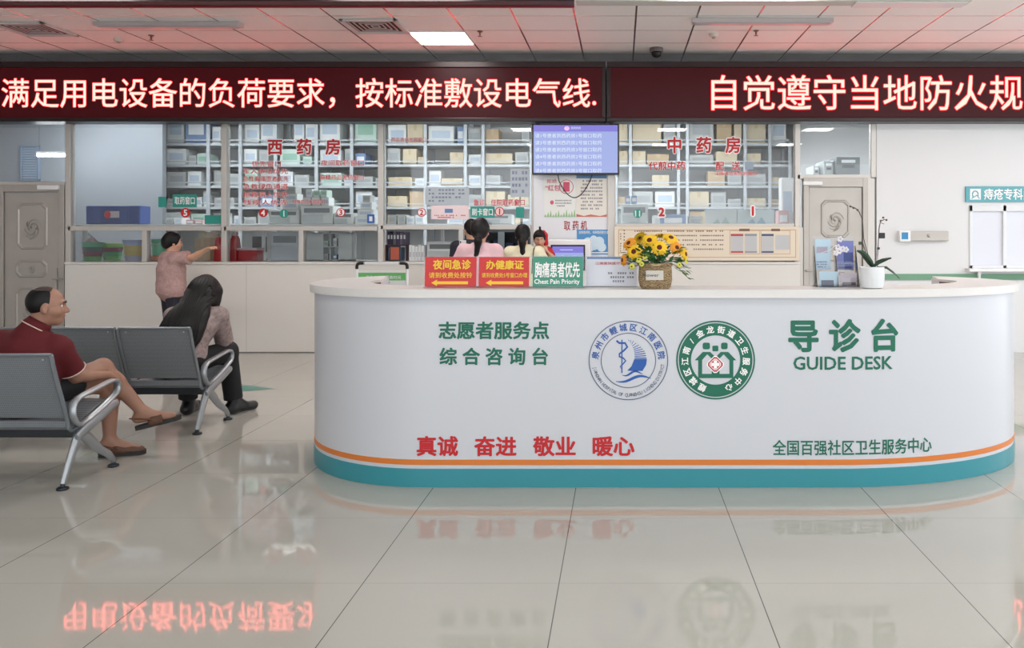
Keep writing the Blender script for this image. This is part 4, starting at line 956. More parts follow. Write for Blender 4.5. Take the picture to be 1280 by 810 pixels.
mb = MB().box(PX(721, y), PX(763, y), y - .001, y, PZ(316.5, y), PZ(315.3, y)); mb.build('white_strip', M_WVINYL, t, off=o)
dk_ = 9.75
ki = thing('pickup_kiosk', 'white self service medicine pickup kiosk with a dark framed screen', 'kiosk', (PX(711, dk_), dk_, 0)); o = wloc(ki)
MB().box(PX(685, dk_), PX(738, dk_), dk_, dk_ + .36, 0.0, PZ(299.5, dk_), 0, .015).build('cabinet', M_WHITE, ki, off=o)
MB().box(PX(688.5, dk_), PX(731.5, dk_), dk_ - .012, dk_, PZ(338, dk_), PZ(306, dk_), 0, .003).build('bezel', M_BLACK, ki, off=o)
MB().box(PX(690.5, dk_), PX(729.5, dk_), dk_ - .014, dk_ - .012, PZ(316, dk_), PZ(308, dk_)).build('screen_header', M_SCRH, ki, off=o)
MB().box(PX(690.5, dk_), PX(729.5, dk_), dk_ - .014, dk_ - .012, PZ(336, dk_), PZ(316, dk_)).build('screen_panel', M_SCR, ki, off=o)
mb = MB().box(PX(700, dk_), PX(716, dk_), dk_ - .0155, dk_ - .014, PZ(312.6, dk_), PZ(312, dk_)); mb.build('screen_line', M_SCRT, ki, off=o)
MB().box(PX(700, dk_), PX(724, dk_), dk_ - .01, dk_ + .005, .55, .62).build('outlet_slot', M_DARK, ki, off=o)

# ------------------------------------------------------------------ racks and stock behind the glass
M_RACK = mat('rack white metal', (190, 195, 200), .45, .1)
SHELF_Z = [PZ(y_, 12.4) for y_ in (284, 258.5, 232, 205.5, 179)]
def rack(x0, x1, d, ups, label, dep=.5):
    X0, X1 = PX(x0, d), PX(x1, d); t = thing('storage_rack', label, 'shelving', ((X0 + X1) / 2, d, 0)); o = wloc(t)
    for z in [.35, .75] + SHELF_Z:
        sh = MB().box(X0, X1, d, d + dep, z - .035, z, 0, .003).build('shelf_board', M_RACK, t, off=o)
        MB().box(X0, X1, d - .012, d - .002, z + .035, z + .052).build('guard_rail', M_RACK, sh, off=o)
    for px in ups:
        for yy in (d - .03, d + dep): MB().box(PX(px, d) - .022, PX(px, d) + .022, yy, yy + .03, 0, SHELF_Z[-1] + (.02 if px not in ups[1:-1] else .55)).build('upright', M_RACK, t, off=o)
    MB().box(X0, X1, d + dep + .03, d + dep + .04, .2, SHELF_Z[-1] + .3).build('back_panel', mat('rack back', (206, 204, 202), .6), t, off=o)
    return X0, X1, d
ORD = ('first', 'second', 'third', 'fourth', 'fifth', 'sixth', 'seventh', 'eighth', 'ninth', 'tenth', 'eleventh', 'twelfth', 'thirteenth', 'fourteenth', 'fifteenth', 'sixteenth')
LEV = {4: 'top', 3: 'second highest', 2: 'middle', 1: 'second lowest', 0: 'lowest'}
M_TAPE = mat('parcel tape', (196, 178, 140), .4)
BOXC = {'cardboard': (mat('cardboard', (190, 164, 130), .8, noise=.05, nscale=6), M_TAPE), 'pale cardboard': (mat('pale cardboard', (212, 196, 168), .8, noise=.04, nscale=6), M_TAPE),
        'white': (mat('white carton', (228, 230, 230), .6), mat('carton blue label', (186, 200, 216), .6)), 'grey': (mat('grey carton', (182, 184, 182), .6), mat('carton grey label', (160, 164, 166), .6)),
        'mint': (mat('mint carton', (200, 220, 210), .6), mat('carton green label', (150, 190, 172), .6)), 'blue': (mat('blue carton', (124, 150, 190), .6), M_PAPER), 'pink': (mat('pink carton', (214, 170, 172), .6), M_PAPER)}
def carton(x0, w, d0, dep, z, h, kind, label, group, name='carton'):
    m, m2 = BOXC[kind]
    t = thing(name, label, 'box', (x0 + w / 2, d0 + dep / 2, z), 0, group)
    MB().box(-w / 2, w / 2, -dep / 2, dep / 2, 0, h, 0, min(.006, w * .08)).build('box_body', m, t)
    if 'cardboard' in kind: MB().box(-w * .09, w * .09, -dep / 2 - .001, dep / 2 + .001, h * .62, h + .001).build('tape_strip', m2, t)
    else: MB().box(-w * .36, w * .36, -dep / 2 - .001, -dep / 2, h * .3, h * .72).build('label_panel', m2, t)
    return t
def stock(X0, X1, d, seed, mix, where, ups, wr_=(.12, .34), hmax=.235, top=.45):
    q = random.Random(seed)
    for lv in range(4, -1, -1):
        cols = [PX(p, d) for p in ups]; k = 0; place = []
        for a, b in zip(cols, cols[1:]):
            x = a + .03
            while x < b - .10:
                w = q.uniform(*wr_); w = min(w, b - .03 - x)
                if w < .08: break
                if q.random() < .86: place.append((x, w * .94))
                x += w + q.uniform(.005, .03)
        for x, w in place:
            kd = q.choices([m_[0] for m_ in mix], [m_[1] for m_ in mix])[0]
            h = q.uniform(.45, 1.0) * (hmax if lv < 4 else top)
            if k < len(ORD):
                carton(x, w, d + .03 + q.uniform(0, .06), .34, SHELF_Z[lv] + .001, h, kd, '%s box, %s along the %s shelf behind the %s' % (kd, ORD[k], LEV[lv], where), 'boxes on the pharmacy racks')
            k += 1
UA = (203, 261, 301, 345, 396, 440, 478); UB = (481, 532, 582, 604, 664); UC = (770, 788, 848, 859, 931, 962, 987)
a = rack(203, 478, 12.4, UA, 'tall white metal storage rack behind the western medicine windows with small boxes')
stock(*a, 5, (('white', 5), ('grey', 4), ('mint', 2), ('cardboard', 1), ('blue', .6)), 'western lettering', UA)
a = rack(481, 664, 12.4, UB, 'tall white metal storage rack behind the window next to the screen')
stock(*a, 9, (('white', 5), ('cardboard', 3), ('pale cardboard', 4), ('blue', 1), ('grey', 2)), 'window beside the screen', UB, (.16, .42))
a = rack(770, 987, 12.4, UC, 'tall white metal storage rack behind the traditional medicine window')
stock(*a, 14, (('pale cardboard', 6), ('cardboard', 3), ('white', 3), ('grey', 3)), 'traditional lettering', UC, (.2, .46), .24, .5)

# shelf over the service counter
cs = struct('trim_4')
for (xa_, xb_) in ((92, 664), (770, 988)):
    MB().box(PX(xa_, 10.6), PX(xb_, 10.6), 10.40, 10.86, PZ(283.5, 10.6) , PZ(280.5, 10.6), 0, .004).build('counter_shelf', mat('shelf white', (220, 222, 222), .4), cs)
    n_ = 6 if xa_ < 200 else 3
    for i in range(n_): 
        X_ = PX(xa_, 10.6) + (PX(xb_, 10.6) - PX(xa_, 10.6)) * (i + .01) / (n_ - .98); MB().box(X_ - .015, X_ + .015, 10.78, 10.84, 1.082, PZ(283.5, 10.6)).build('shelf_post', mat('shelf white', (220, 222, 222), .4), cs)
MB().box(PX(768, DG), PX(994, DG), DG + .02, 10.9, 1.082, 1.50).build('counter_cabinet', M_WHITE, cs)
ZS = PZ(280.5, 10.6) + .001; ZC = 1.083
def up_item(px0, px1, top, d): return PX(px0, d), PX(px1, d) - PX(px0, d), PZ(top, d)
# blue bin
d = 10.5; x0, w, zt = up_item(107, 175, 257, d)
t = thing('storage_bin', 'long blue plastic storage bin with a red and white label on the counter shelf', 'storage bin', (x0 + w / 2, d + .12, ZS)); h = zt - ZS
mb = MB(); mb.box(-w / 2, w / 2, -.12, .12, 0, h, 0, .012); mb.build('bin_body', mat('bin blue', (52, 78, 140), .45), t)
mb = MB()
for x in (-w * .28, w * .22): mb.box(x - .05, x + .05, -.126, -.119, .01, h - .01, 0, .003)
mb.build('rib', mat('bin blue rib', (62, 88, 150), .45), t)
MB().ball((-w * .09, -.122, h * .52), (.045, .004, .05), 8).build('red_badge', M_RED, t, smooth='all'); MB().box(-w * .05, w * .12, -.124, -.121, h * .35, h * .7).build('label_panel', mat('label pale', (200, 190, 196), .5), t)
# printers, cartons and papers on that shelf
def machine(px0, px1, top, d, dep, label, name, body=(214, 218, 216), screen=True, base=None, cat='machine'):
    x0, w, zt = up_item(px0, px1, top, d); b = ZS if base is None else base; h = zt - b
    t = thing(name, label, cat, (x0 + w / 2, d + dep / 2, b))
    MB().box(-w / 2, w / 2, -dep / 2, dep / 2, 0, h, 0, min(.012, h * .2)).build('housing', mat('machine casing', body, .45), t)
    MB().box(-w * .4, w * .4, -dep / 2 - .004, -dep / 2, h * .62, h * .86, 0, .001).build('slot', mat('machine slot', (120, 126, 130), .5), t)
    if screen: MB().box(-w * .45, w * .2, -dep / 2 - .003, -dep / 2, h * .1, h * .5).build('front_panel', mat('machine panel', (190, 198, 198), .5), t)
    return t
machine(335, 374, 262, 10.55, .28, 'pale grey machine on the counter shelf under the small teal disc', 'label_printer')
machine(376, 416, 257, 10.55, .3, 'wide white printer on the counter shelf beside the third window number', 'label_printer')
machine(417, 441, 266, 10.55, .28, 'low white printer on the counter shelf between two window numbers', 'label_printer')
machine(590, 640, 268, 10.55, .26, 'low white receipt printer on the counter shelf behind the teal card sign', 'label_printer')
q = random.Random(21)
def heap(px0, px1, base_y, top_y, d, n, where, kinds, dep=.2):
    """loose stack: boxes laid in courses"""
    X0, X1 = PX(px0, d), PX(px1, d); z = base_y; k = 0
    rows = max(1, round((PZ(top_y, d) - base_y) / .10)); hh = (PZ(top_y, d) - base_y) / rows
    for r_ in range(rows):
        x = X0 + (X1 - X0) * .12 * r_; per = max(1, n // rows)
        for i in range(per):
            w = (X1 - X0) * (1 - .2 * r_) / per
            kd = q.choice(kinds)
            carton(x + .004, w - .012, d, dep, z, hh * q.uniform(.82, .98) if r_ == rows - 1 else hh - .001, kd, '%s box, %s in tier %s %s' % (kd, ORD[i], ('one', 'two', 'three', 'four', 'five')[r_], where), 'boxes piled on the counter shelf', 'medicine_box')
            x += w
        z += hh
heap(352, 374, PZ(262, 10.55) + .001, 232, 10.58, 4, 'on the grey machine under the teal disc', ['white', 'white', 'grey'])
heap(378, 412, PZ(257, 10.55) + .001, 236, 10.58, 6, 'on the wide white printer', ['white', 'white', 'mint'])
heap(443, 470, ZS, 243, 10.6, 4, 'beside the blue window notice', ['white', 'white', 'grey'])
heap(485, 530, ZS, 268, 10.6, 4, 'left of the pink window notice', ['grey', 'mint', 'white'])
heap(206, 228, ZS, 272, 10.6, 2, 'under the teal pickup sign', ['white', 'grey'])
heap(232, 254, ZS, 274, 10.6, 2, 'right of the teal pickup sign', ['white', 'pink'])
# boxes and cards behind the traditional window
machine(776, 810, 255, 10.5, .3, 'pale grey cabinet machine behind the teal number disc of the traditional window', 'dispensing_machine', (206, 212, 212), base=1.503)
heap(781, 797, PZ(255, 10.5) + .001, 243, 10.55, 2, 'on the cabinet machine of the traditional window', ['blue', 'blue'])
for (a_, b_, t_, kd, lb_) in ((826, 857, 268, 'blue', 'flat blue box standing on the cabinet of the traditional window'), (861, 878, 270, 'grey', 'small grey box beside the flat blue box of the traditional window'),
                              (973, 986, 263, 'pink', 'small pink box by the frame of the traditional window')):
    x0, w, zt = up_item(a_, b_, t_, 10.5); carton(x0, w, 10.5, .2, 1.503, zt - 1.503, kd, lb_, None, 'medicine_box')
x0, w, zt = up_item(977, 992, 222, 10.7); carton(x0, w, 10.7, .2, 1.503, zt - 1.503, 'white', 'tall white box at the frame of the traditional window', None, 'medicine_box')
for i, (a_, b_, t_, cc, lb_) in enumerate(((881, 921, 262, (214, 222, 222), 'pale picture card leaning inside the traditional window, middle'), (922, 968, 262, (206, 222, 226), 'pale picture card leaning inside the traditional window under the red number'))):
    x0, w, zt = up_item(a_, b_, t_, 10.42); t = thing('counter_card', lb_, 'card', (x0 + w / 2, 10.42, 1.503))
    MB().box(-w / 2, w / 2, 0, .006, 0, zt - 1.503).build('sheet', mat('card tint', cc, .5), t)
    MB().prism_xz([(-w * .3, .02), (-w * .1, .1), (0, .03), (w * .15, .12), (w * .3, .02)], -.001, 0).build('picture', mat('card picture', (170, 196, 190), .5) if i == 0 else mat('card picture', (150, 186, 206), .5), t)
    MB().box(-w * .04, w * .04, .006, .08, 0, .005).build('foot', M_WHITE, t)
# flat leaflets standing in the window beside the screen
d = 10.46
for (a_, b_, y0, y1, cc, lb_) in ((535, 589, 235, 257, (242, 244, 250), 'white sheet with blue rows leaning on boxes in the window beside the screen'), (640, 664, 212, 247, (238, 240, 248), 'white sheet with blue letters at the edge of the screen')):
    x0, w = PX(a_, d), PX(b_, d) - PX(a_, d); z0, z1 = PZ(y1, d), PZ(y0, d); t = thing('window_sheet', lb_, 'notice', (x0 + w / 2, DG + .006, z0))
    MB().box(-w / 2, w / 2, 0, .004, 0, z1 - z0).build('sheet', mat('sheet', cc, .5), t)
    mb = MB(); rows_of_marks(mb, -w * .42, w * .42, .03, z1 - z0 - .01, -.001, 4, .04, rnd); mb.build('print', mat('blue print', (120, 132, 178), .6), t)

# things on the service counter behind the low panes
def basin(px, top, r_px, d, cols, label, group='plastic basins'):
    x = PX(px, d); r = r_px / F_PX * d; t = thing('plastic_basin', label, 'basin', (x, d, ZC), 0, group); h = PZ(top, d) - ZC; n = len(cols)
    for i, c_ in enumerate(cols):
        z0 = h * i / n; z1 = h * (i + 1) / n; f0 = .78 + .22 * i / n; f1 = .78 + .22 * (i + 1) / n
        MB().lathe([(r * f0 * .96, z0), (r * f1, z1 - .01), (r * f1 * 1.06, z1 - .004), (r * f1 * 1.06, z1), (r * f1 * .94, z1), (r * f1 * .9, z1 - .02), (0, z1 - .025)], 28).build('basin', mat('basin', c_, .4), t, smooth=True)
G1, G2, RB, YL, BL = (92, 176, 96), (150, 200, 110), (120, 44, 74), (206, 190, 120), (172, 186, 226)
basin(116, 303, 12.0, 10.58, [G1, RB, (70, 96, 100), (90, 190, 150)], 'nested green and purple plastic basins near the embossed steel door')
basin(140.5, 304, 12.5, 10.81, [G1, (60, 150, 96), RB, G2], 'nested green plastic basins with a lime one on top')
basin(168, 300, 13, 10.58, [(184, 184, 206), YL, YL, BL], 'nested yellow and lilac plastic basins beside the window post')
t = thing('towel', 'crumpled pink and white cloth lying in the green basins', 'cloth', (PX(116, 10.58), 10.58, PZ(303, 10.58) - .008))
mb = MB(); q2 = random.Random(4)
n = 16; g_ = [[((i / n - .5) * .15 + q2.uniform(-.008, .008), (j / n - .5) * .13 + q2.uniform(-.008, .008), max(.0, .09 * (1 - abs(i / n - .4) * 1.8) * (1 - abs(j / n - .5) * 1.8) + q2.uniform(-.014, .014))) for j in range(n + 1)] for i in range(n + 1)]
mb.add([p for r_ in g_ for p in r_], [(i * (n + 1) + j, (i + 1) * (n + 1) + j, (i + 1) * (n + 1) + j + 1, i * (n + 1) + j + 1) for i in range(n) for j in range(n)])
mb.build('cloth', mat('pinkish cloth', (222, 190, 196), .8, noise=.15, nscale=14), t, smooth='all')
mb = MB(); mb.tube([(-.03, 0, .04), (-.05, .0, .08), (-.045, .0, .12)], [.026, .024, .012], 8); mb.build('cloth_corner', mat('white cloth', (226, 228, 230), .8), t, smooth='all')
t = thing('bucket', 'bright mint green plastic bucket behind the low pane by the pink shirted woman', 'bucket', (PX(199, 10.62), 10.62, ZC)); h = PZ(299, 10.62) - ZC
MB().lathe([(.07, 0), (.085, h - .01), (.09, h - .008), (.09, h), (.08, h), (.066, .02), (0, .018)], 26).build('pail', mat('mint plastic', (96, 206, 160), .4), t, smooth=True)
MB().tube([(.088 * math.cos(a), 0, h - .01 - .05 * math.sin(a)) for a in np.linspace(0, math.pi, 12)], .004, 6, up=(0, 1, 0)).xf(Matrix.Translation((0, -.09, 0))).build('handle', M_WHITE, t, smooth='all')
t = thing('basket', 'low orange plastic basket standing on the counter edge by the window post', 'basket', (PX(193, 10.45), 10.45, ZC)); mb = MB(); w = .09
for z in (.005, .03, .055): mb.tube([(w * x, .06 * y_, z) for x, y_ in ((-1, -1), (1, -1), (1, 1), (-1, 1))], .008, 6, closed=True)
mb.build('rim', mat('orange plastic', (226, 120, 70), .4), t, smooth='all')
mb = MB().box(-w, w, -.06, .06, .0, .008)
for i in range(7): mb.box(-w + .003 + i * w / 3.2 - .004, -w + .003 + i * w / 3.2 + .004, -.062, -.056, 0, .06)
mb.build('slat', mat('orange plastic', (226, 120, 70), .4), t)
for (a_, b_, t_, kd, lb_) in ((243, 263, 298, 'cardboard', 'cardboard box beside the red bag behind the low pane'), (247, 270, 0, 'pale cardboard', '')):
    if not t_: continue
    x0, w, zt = up_item(a_, b_, t_, 10.6); carton(x0, w, 10.6, .25, ZC, zt - ZC, kd, lb_, None)
    carton(x0 + .05, w * .8, 10.62, .2, zt + .001, .075, 'pale cardboard', 'shallow pale cardboard box on top of the cardboard box by the red bag', None)
def bag(px0, px1, top, d, label):
    x0, w, zt = up_item(px0, px1, top, d); h = zt - ZC; t = thing('plastic_bag', label, 'bag', (x0 + w / 2, d + .07, ZC), 0, None)
    mb = MB(); prof = [(1, 1, 0), (1.02, 1.05, .02), (1.0, 1.0, h * .5), (.92, .7, h * .85), (.7, .3, h * .98)]
    v = []; f = []; n = 24
    for i, (a, b, z) in enumerate(prof):
        for j in range(n):
            th = 2 * math.pi * j / n; c_, s__ = math.cos(th), math.sin(th); k = (abs(c_) ** 4 + abs(s__) ** 4) ** -.25; wob = 1 + .05 * math.sin(5 * th + i * 2)
            v.append((w / 2 * a * c_ * k * wob, .07 * b * s__ * k * wob, z))
    for i in range(len(prof) - 1):
        for j in range(n): f.append((i * n + j, i * n + (j + 1) % n, (i + 1) * n + (j + 1) % n, (i + 1) * n + j))
    f.append(tuple(range(n - 1, -1, -1))); f.append(tuple((len(prof) - 1) * n + j for j in range(n)))
    mb.add(v, f).build('bag_body', mat('red plastic', (208, 32, 42), .35), t, smooth=True)
    for s__ in (-1, 1): MB().tube([(s__ * w * .25, 0, h * .9), (s__ * w * .3, 0, h * 1.08), (s__ * w * .16, 0, h * 1.12), (s__ * w * .1, 0, h * .93)], .007, 6, flat=.6).build('bag_handle', mat('red plastic', (208, 32, 42), .35), t, smooth='all')
bag(266, 278, 296, 10.5, 'red plastic bag the standing woman reaches for, beside the cardboard box')
bag(286, 296, 294, 10.5, 'red plastic bag behind the pane just past the window post')
x0, w, zt = up_item(297, 321, 313, 10.5); t = thing('storage_tub', 'red plastic tub with a clear lid beside the red bag', 'tub', (x0 + w / 2, 10.6, ZC)); h = zt - ZC
MB().lathe([(.30 * w, 0), (.44 * w, .01), (.5 * w, h)], 4).xf(Matrix.Scale(.75, 4, (0, 1, 0))).build('tub', mat('red tub', (190, 48, 58), .4), t) if False else MB().box(-w / 2, w / 2, -.1, .1, 0, h, 0, .015).build('tub', mat('red tub', (190, 48, 58), .4), t)
MB().box(-w / 2 - .01, w / 2 + .01, -.11, .11, h, h + .03, 0, .008).build('lid', mat('clear lid', (214, 196, 202), .3), t)
machine(338, 374, 290, 10.7, .25, 'pale blue grey cabinet standing behind the low pane under the western lettering', 'counter_cabinet', (196, 206, 216), False, ZC, 'cabinet')
t = thing('monitor', 'dark monitor seen from behind between the red tub and the grey cabinet', 'monitor', (PX(324, 10.83), 10.83, ZC))
MB().box(-.09, .09, .0, .03, .1, .30, 0, .008).build('display_case', M_DARK, t); MB().box(-.015, .015, .005, .025, .01, .12).build('stand', M_DARK, t); MB().box(-.07, .07, -.05, .08, 0, .012, 0, .004).build('stand_base', M_DARK, t)
# cabinet with open compartments
x0, w, zt = up_item(384, 440, 291, 10.62); t = thing('pigeonhole_cabinet', 'white open cabinet of medicine compartments behind the low pane', 'cabinet', (x0 + w / 2, 10.62, ZC)); h = zt - ZC
mb = MB().box(-w / 2, w / 2, .16, .18, 0, h).box(-w / 2, w / 2, 0, .16, 0, .012).box(-w / 2, w / 2, 0, .16, h - .012, h).box(-w / 2, -w / 2 + .19, 0, .16, 0, h).box(w / 2 - .17, w / 2, 0, .16, 0, h)
for x in (-w / 2 + .19, 0.0): mb.box(x, x + .012, 0, .16, 0, h)
mb.box(-w / 2 + .19, w / 2 - .17, 0, .16, h * .48, h * .48 + .012); mb.build('carcass', mat('cabinet white', (214, 220, 220), .45), t)
CB = (x0 + w / 2, h, w)
q = random.Random(8); k = 0
for zz in (ZC + .013, ZC + h * .48 + .013):
    for xx in np.arange(CB[0] - CB[2] / 2 + .205, CB[0] + CB[2] / 2 - .2, .055):
        if CB[0] - .05 < xx < CB[0] + .012: continue
        carton(xx, .045, 10.64, .12, zz, q.uniform(.06, .11), q.choice(['blue', 'mint', 'pink', 'grey', 'white']), 'tiny medicine box, %s in the %s row of the open white cabinet' % (ORD[k % 8], 'lower' if zz < ZC + .1 else 'upper'), 'boxes in the open cabinet', 'medicine_box'); k += 1
    k = 0
# bookshelf part of window 4
k = 0; q = random.Random(12); x = PX(484, 10.62)
M_B = [mat('binder', c_, .5) for c_ in ((84, 74, 104), (104, 92, 120), (70, 62, 84), (126, 116, 130))]
while x < PX(506, 10.62):
    w = q.uniform(.03, .045); t = thing('binder', 'dark binder, %s in the row above the blue box behind the low pane' % ORD[k], 'binder', (x + w / 2, 10.72, ZC + .20), 0, 'row of dark binders')
    MB().box(-w / 2, w / 2, -.1, .1, 0, .145 + q.uniform(0, .03), 0, .004).build('cover', q.choice(M_B), t); MB().box(-w * .3, w * .3, -.1015, -.1, .07, .12).build('label_panel', M_PAPER, t); x += w + .002; k += 1
MB().box(PX(482, 10.62), PX(509, 10.62), 10.6, 10.83, ZC + .185, ZC + .2, 0, .003).box(PX(482, 10.62), PX(482, 10.62) + .015, 10.6, 10.83, ZC, ZC + .2).box(PX(509, 10.62) - .015, PX(509, 10.62), 10.6, 10.83, ZC, ZC + .2).build('binder_riser', mat('dark riser', (92, 66, 72), .5))
tag(bpy.data.objects['binder_riser'], 'small dark riser shelf under the row of binders', 'shelf')
x0, w, zt = up_item(484, 500, 304, 10.55); carton(x0, w, 10.6, .2, ZC, .165, 'blue', 'blue box under the binder riser behind the framed red picture', None, 'medicine_box')
x0, w, zt = up_item(486, 500, 305, 10.4); t = thing('framed_card', 'small dark framed red picture standing on the counter behind the low pane', 'card', (x0 + w / 2, 10.42, ZC)); h = PZ(307, 10.4) - ZC
MB().box(-w / 2, w / 2, 0, .012, 0, h, 0, .003).build('frame', M_DARK, t); MB().box(-w * .38, w * .38, -.002, 0, .02, h - .02).build('picture', mat('rust red picture', (190, 96, 72), .5), t); MB().box(-.02, .02, .012, .07, 0, .006).build('foot', M_DARK, t)
k = 0; x = PX(512, 10.55)
while x < PX(530, 10.55):
    w = .034; t = thing('folder', 'white folder, %s in the row beside the framed red picture' % ORD[k], 'folder', (x + w / 2, 10.62, ZC), 0, 'row of white folders')
    MB().box(-w / 2, w / 2, -.1, .1, 0, .20 - .008 * (k % 3), 0, .003).build('cover', M_PAPER, t); MB().box(-w * .25, w * .25, -.1012, -.1, .05, .11).build('label_panel', mat('folder label', (196, 196, 204), .5), t); x += w + .003; k += 1
machine(533, 573, 302, 10.6, .26, 'wide white printer with a rounded case beside the white folders', 'label_printer', (226, 226, 230), True, ZC, 'printer')
# dark shelving seen through the open service window
x0, w, zt = up_item(579, 660, 290, 11.1); t = thing('dark_cabinet', 'dark navy cabinet inside the open service window', 'cabinet', (x0 + w / 2, 11.2, 0)); h = zt
mb = MB().box(-w / 2, w / 2, .3, .32, 0, h).box(-w / 2, -w / 2 + .02, 0, .3, 0, h).box(w / 2 - .02, w / 2, 0, .3, 0, h)
for z in (.05, .5, .95, 1.18, h - .02): mb.box(-w / 2, w / 2, 0, .3, z, z + .02)
mb.build('carcass', mat('navy cabinet', (30, 34, 46), .4), t); MB().box(w * .02, w * .12, -.01, .0, 0, h).build('divider', mat('grey post', (150, 160, 164), .4), t)
for i in range(5):
    xx = x0 + .08 + i * .15; hh = .10 + .02 * (i % 3)
    if .40 < xx - x0 < .50: continue
    t2 = thing('equipment_box', 'dark blue box, %s on the shelf of the navy cabinet' % ORD[i], 'box', (xx + .05, 11.3, 1.201), 0, 'boxes in the navy cabinet'); MB().box(-.05, .05, -.08, .08, 0, hh, 0, .006).build('box_body', mat('midnight box', (46, 56, 84), .5), t2); MB().box(-.03, .03, -.0815, -.08, .03, .06).build('label_panel', mat('dim label', (110, 124, 156), .5), t2)
# tube reflection in the transom glass, added as a glowing tube; louvre on storeroom wall
t = thing('tube_reflection', 'slim glowing tube, added reflection in the glass above the embossed steel door', 'reflection', (PX(65, 11.3), 11.3, PZ(194, 11.3)))
MB().tube([(-.19, 0, 0), (.19, 0, 0)], .018, 10).build('tube', M_LAMP2, t, smooth=True); MB().box(-.2, .2, -.02, .02, .02, .045).build('batten', M_WHITE, t)
for s__ in (-1, 1): MB().tube([(s__ * .17, 0, .045), (s__ * .17, 0, 3.24 - PZ(194, 11.3))], .0015, 6).build('hanger', M_DARK, t)
t = thing('louvre_window', 'blue grey louvred shutter on the pale wall behind the glass above the steel door', 'shutter', (PX(37, 11.87), 11.88, PZ(226, 11.88)))
mb = MB(); w = .13; h = PZ(182, 11.88) - PZ(226, 11.88)
for q_ in ((-w, -w + .02, 0, h), (w - .02, w, 0, h), (-w, w, 0, .02), (-w, w, h - .02, h)): mb.box(q_[0], q_[1], -.02, .02, q_[2], q_[3])
mb.build('frame', mat('shutter blue', (128, 146, 168), .5), t); mb = MB()
for i in range(13): z = .03 + i * (h - .05) / 13; mb.add([(-w + .02, -.012, z), (w - .02, -.012, z), (w - .02, .01, z + .03), (-w + .02, .01, z + .03)], [(0, 1, 2, 3)])
mb.build('slat', mat('shutter blue pale', (156, 174, 194), .5), t)
# metal boxes on a cabinet behind the second steel door
zb = PZ(220.5, 11.3); hs_ = struct('trim_5')
MB().box(2.66, 3.3, 11.2, 12.3, zb - .03, zb, 0, .004).build('high_shelf', M_WHITE, hs_)
for x_ in (2.70, 3.26): MB().box(x_ - .02, x_ + .02, 12.2, 12.26, 0, zb - .03).box(x_ - .02, x_ + .02, 11.22, 11.28, 0, zb - .03).build('shelf_post', M_WHITE, hs_)
for (a_, b_, y0, d_, cc, lb_) in ((1046, 1075, 196, 11.45, (104, 110, 112), 'dark grey metal box seen above the second steel door, nearest the frame'), (1030, 1042, 201, 11.55, (160, 166, 166), 'light grey metal box beside the dark one above the second steel door'), (1017, 1024, 207, 11.75, (176, 182, 182), 'smallest light grey metal box above the second steel door')):
    x0, w_, zt = up_item(a_, b_, y0, d_); t = thing('metal_box', lb_, 'box', (x0 + w_ / 2, d_ + .2, zb + .001)); h = zt - zb
    MB().box(-w_ / 2, w_ / 2, -.2, .3, 0, h, 0, .008).build('case', mat('metal case', cc, .45, .3), t); MB().box(-w_ * .25, w_ * .25, -.21, -.2, h * .45, h * .6, 0, .003).build('handle', M_DARK, t); MB().box(-w_ * .3, w_ * .3, -.203, -.2, h * .7, h * .85).build('label_panel', M_PAPER, t)
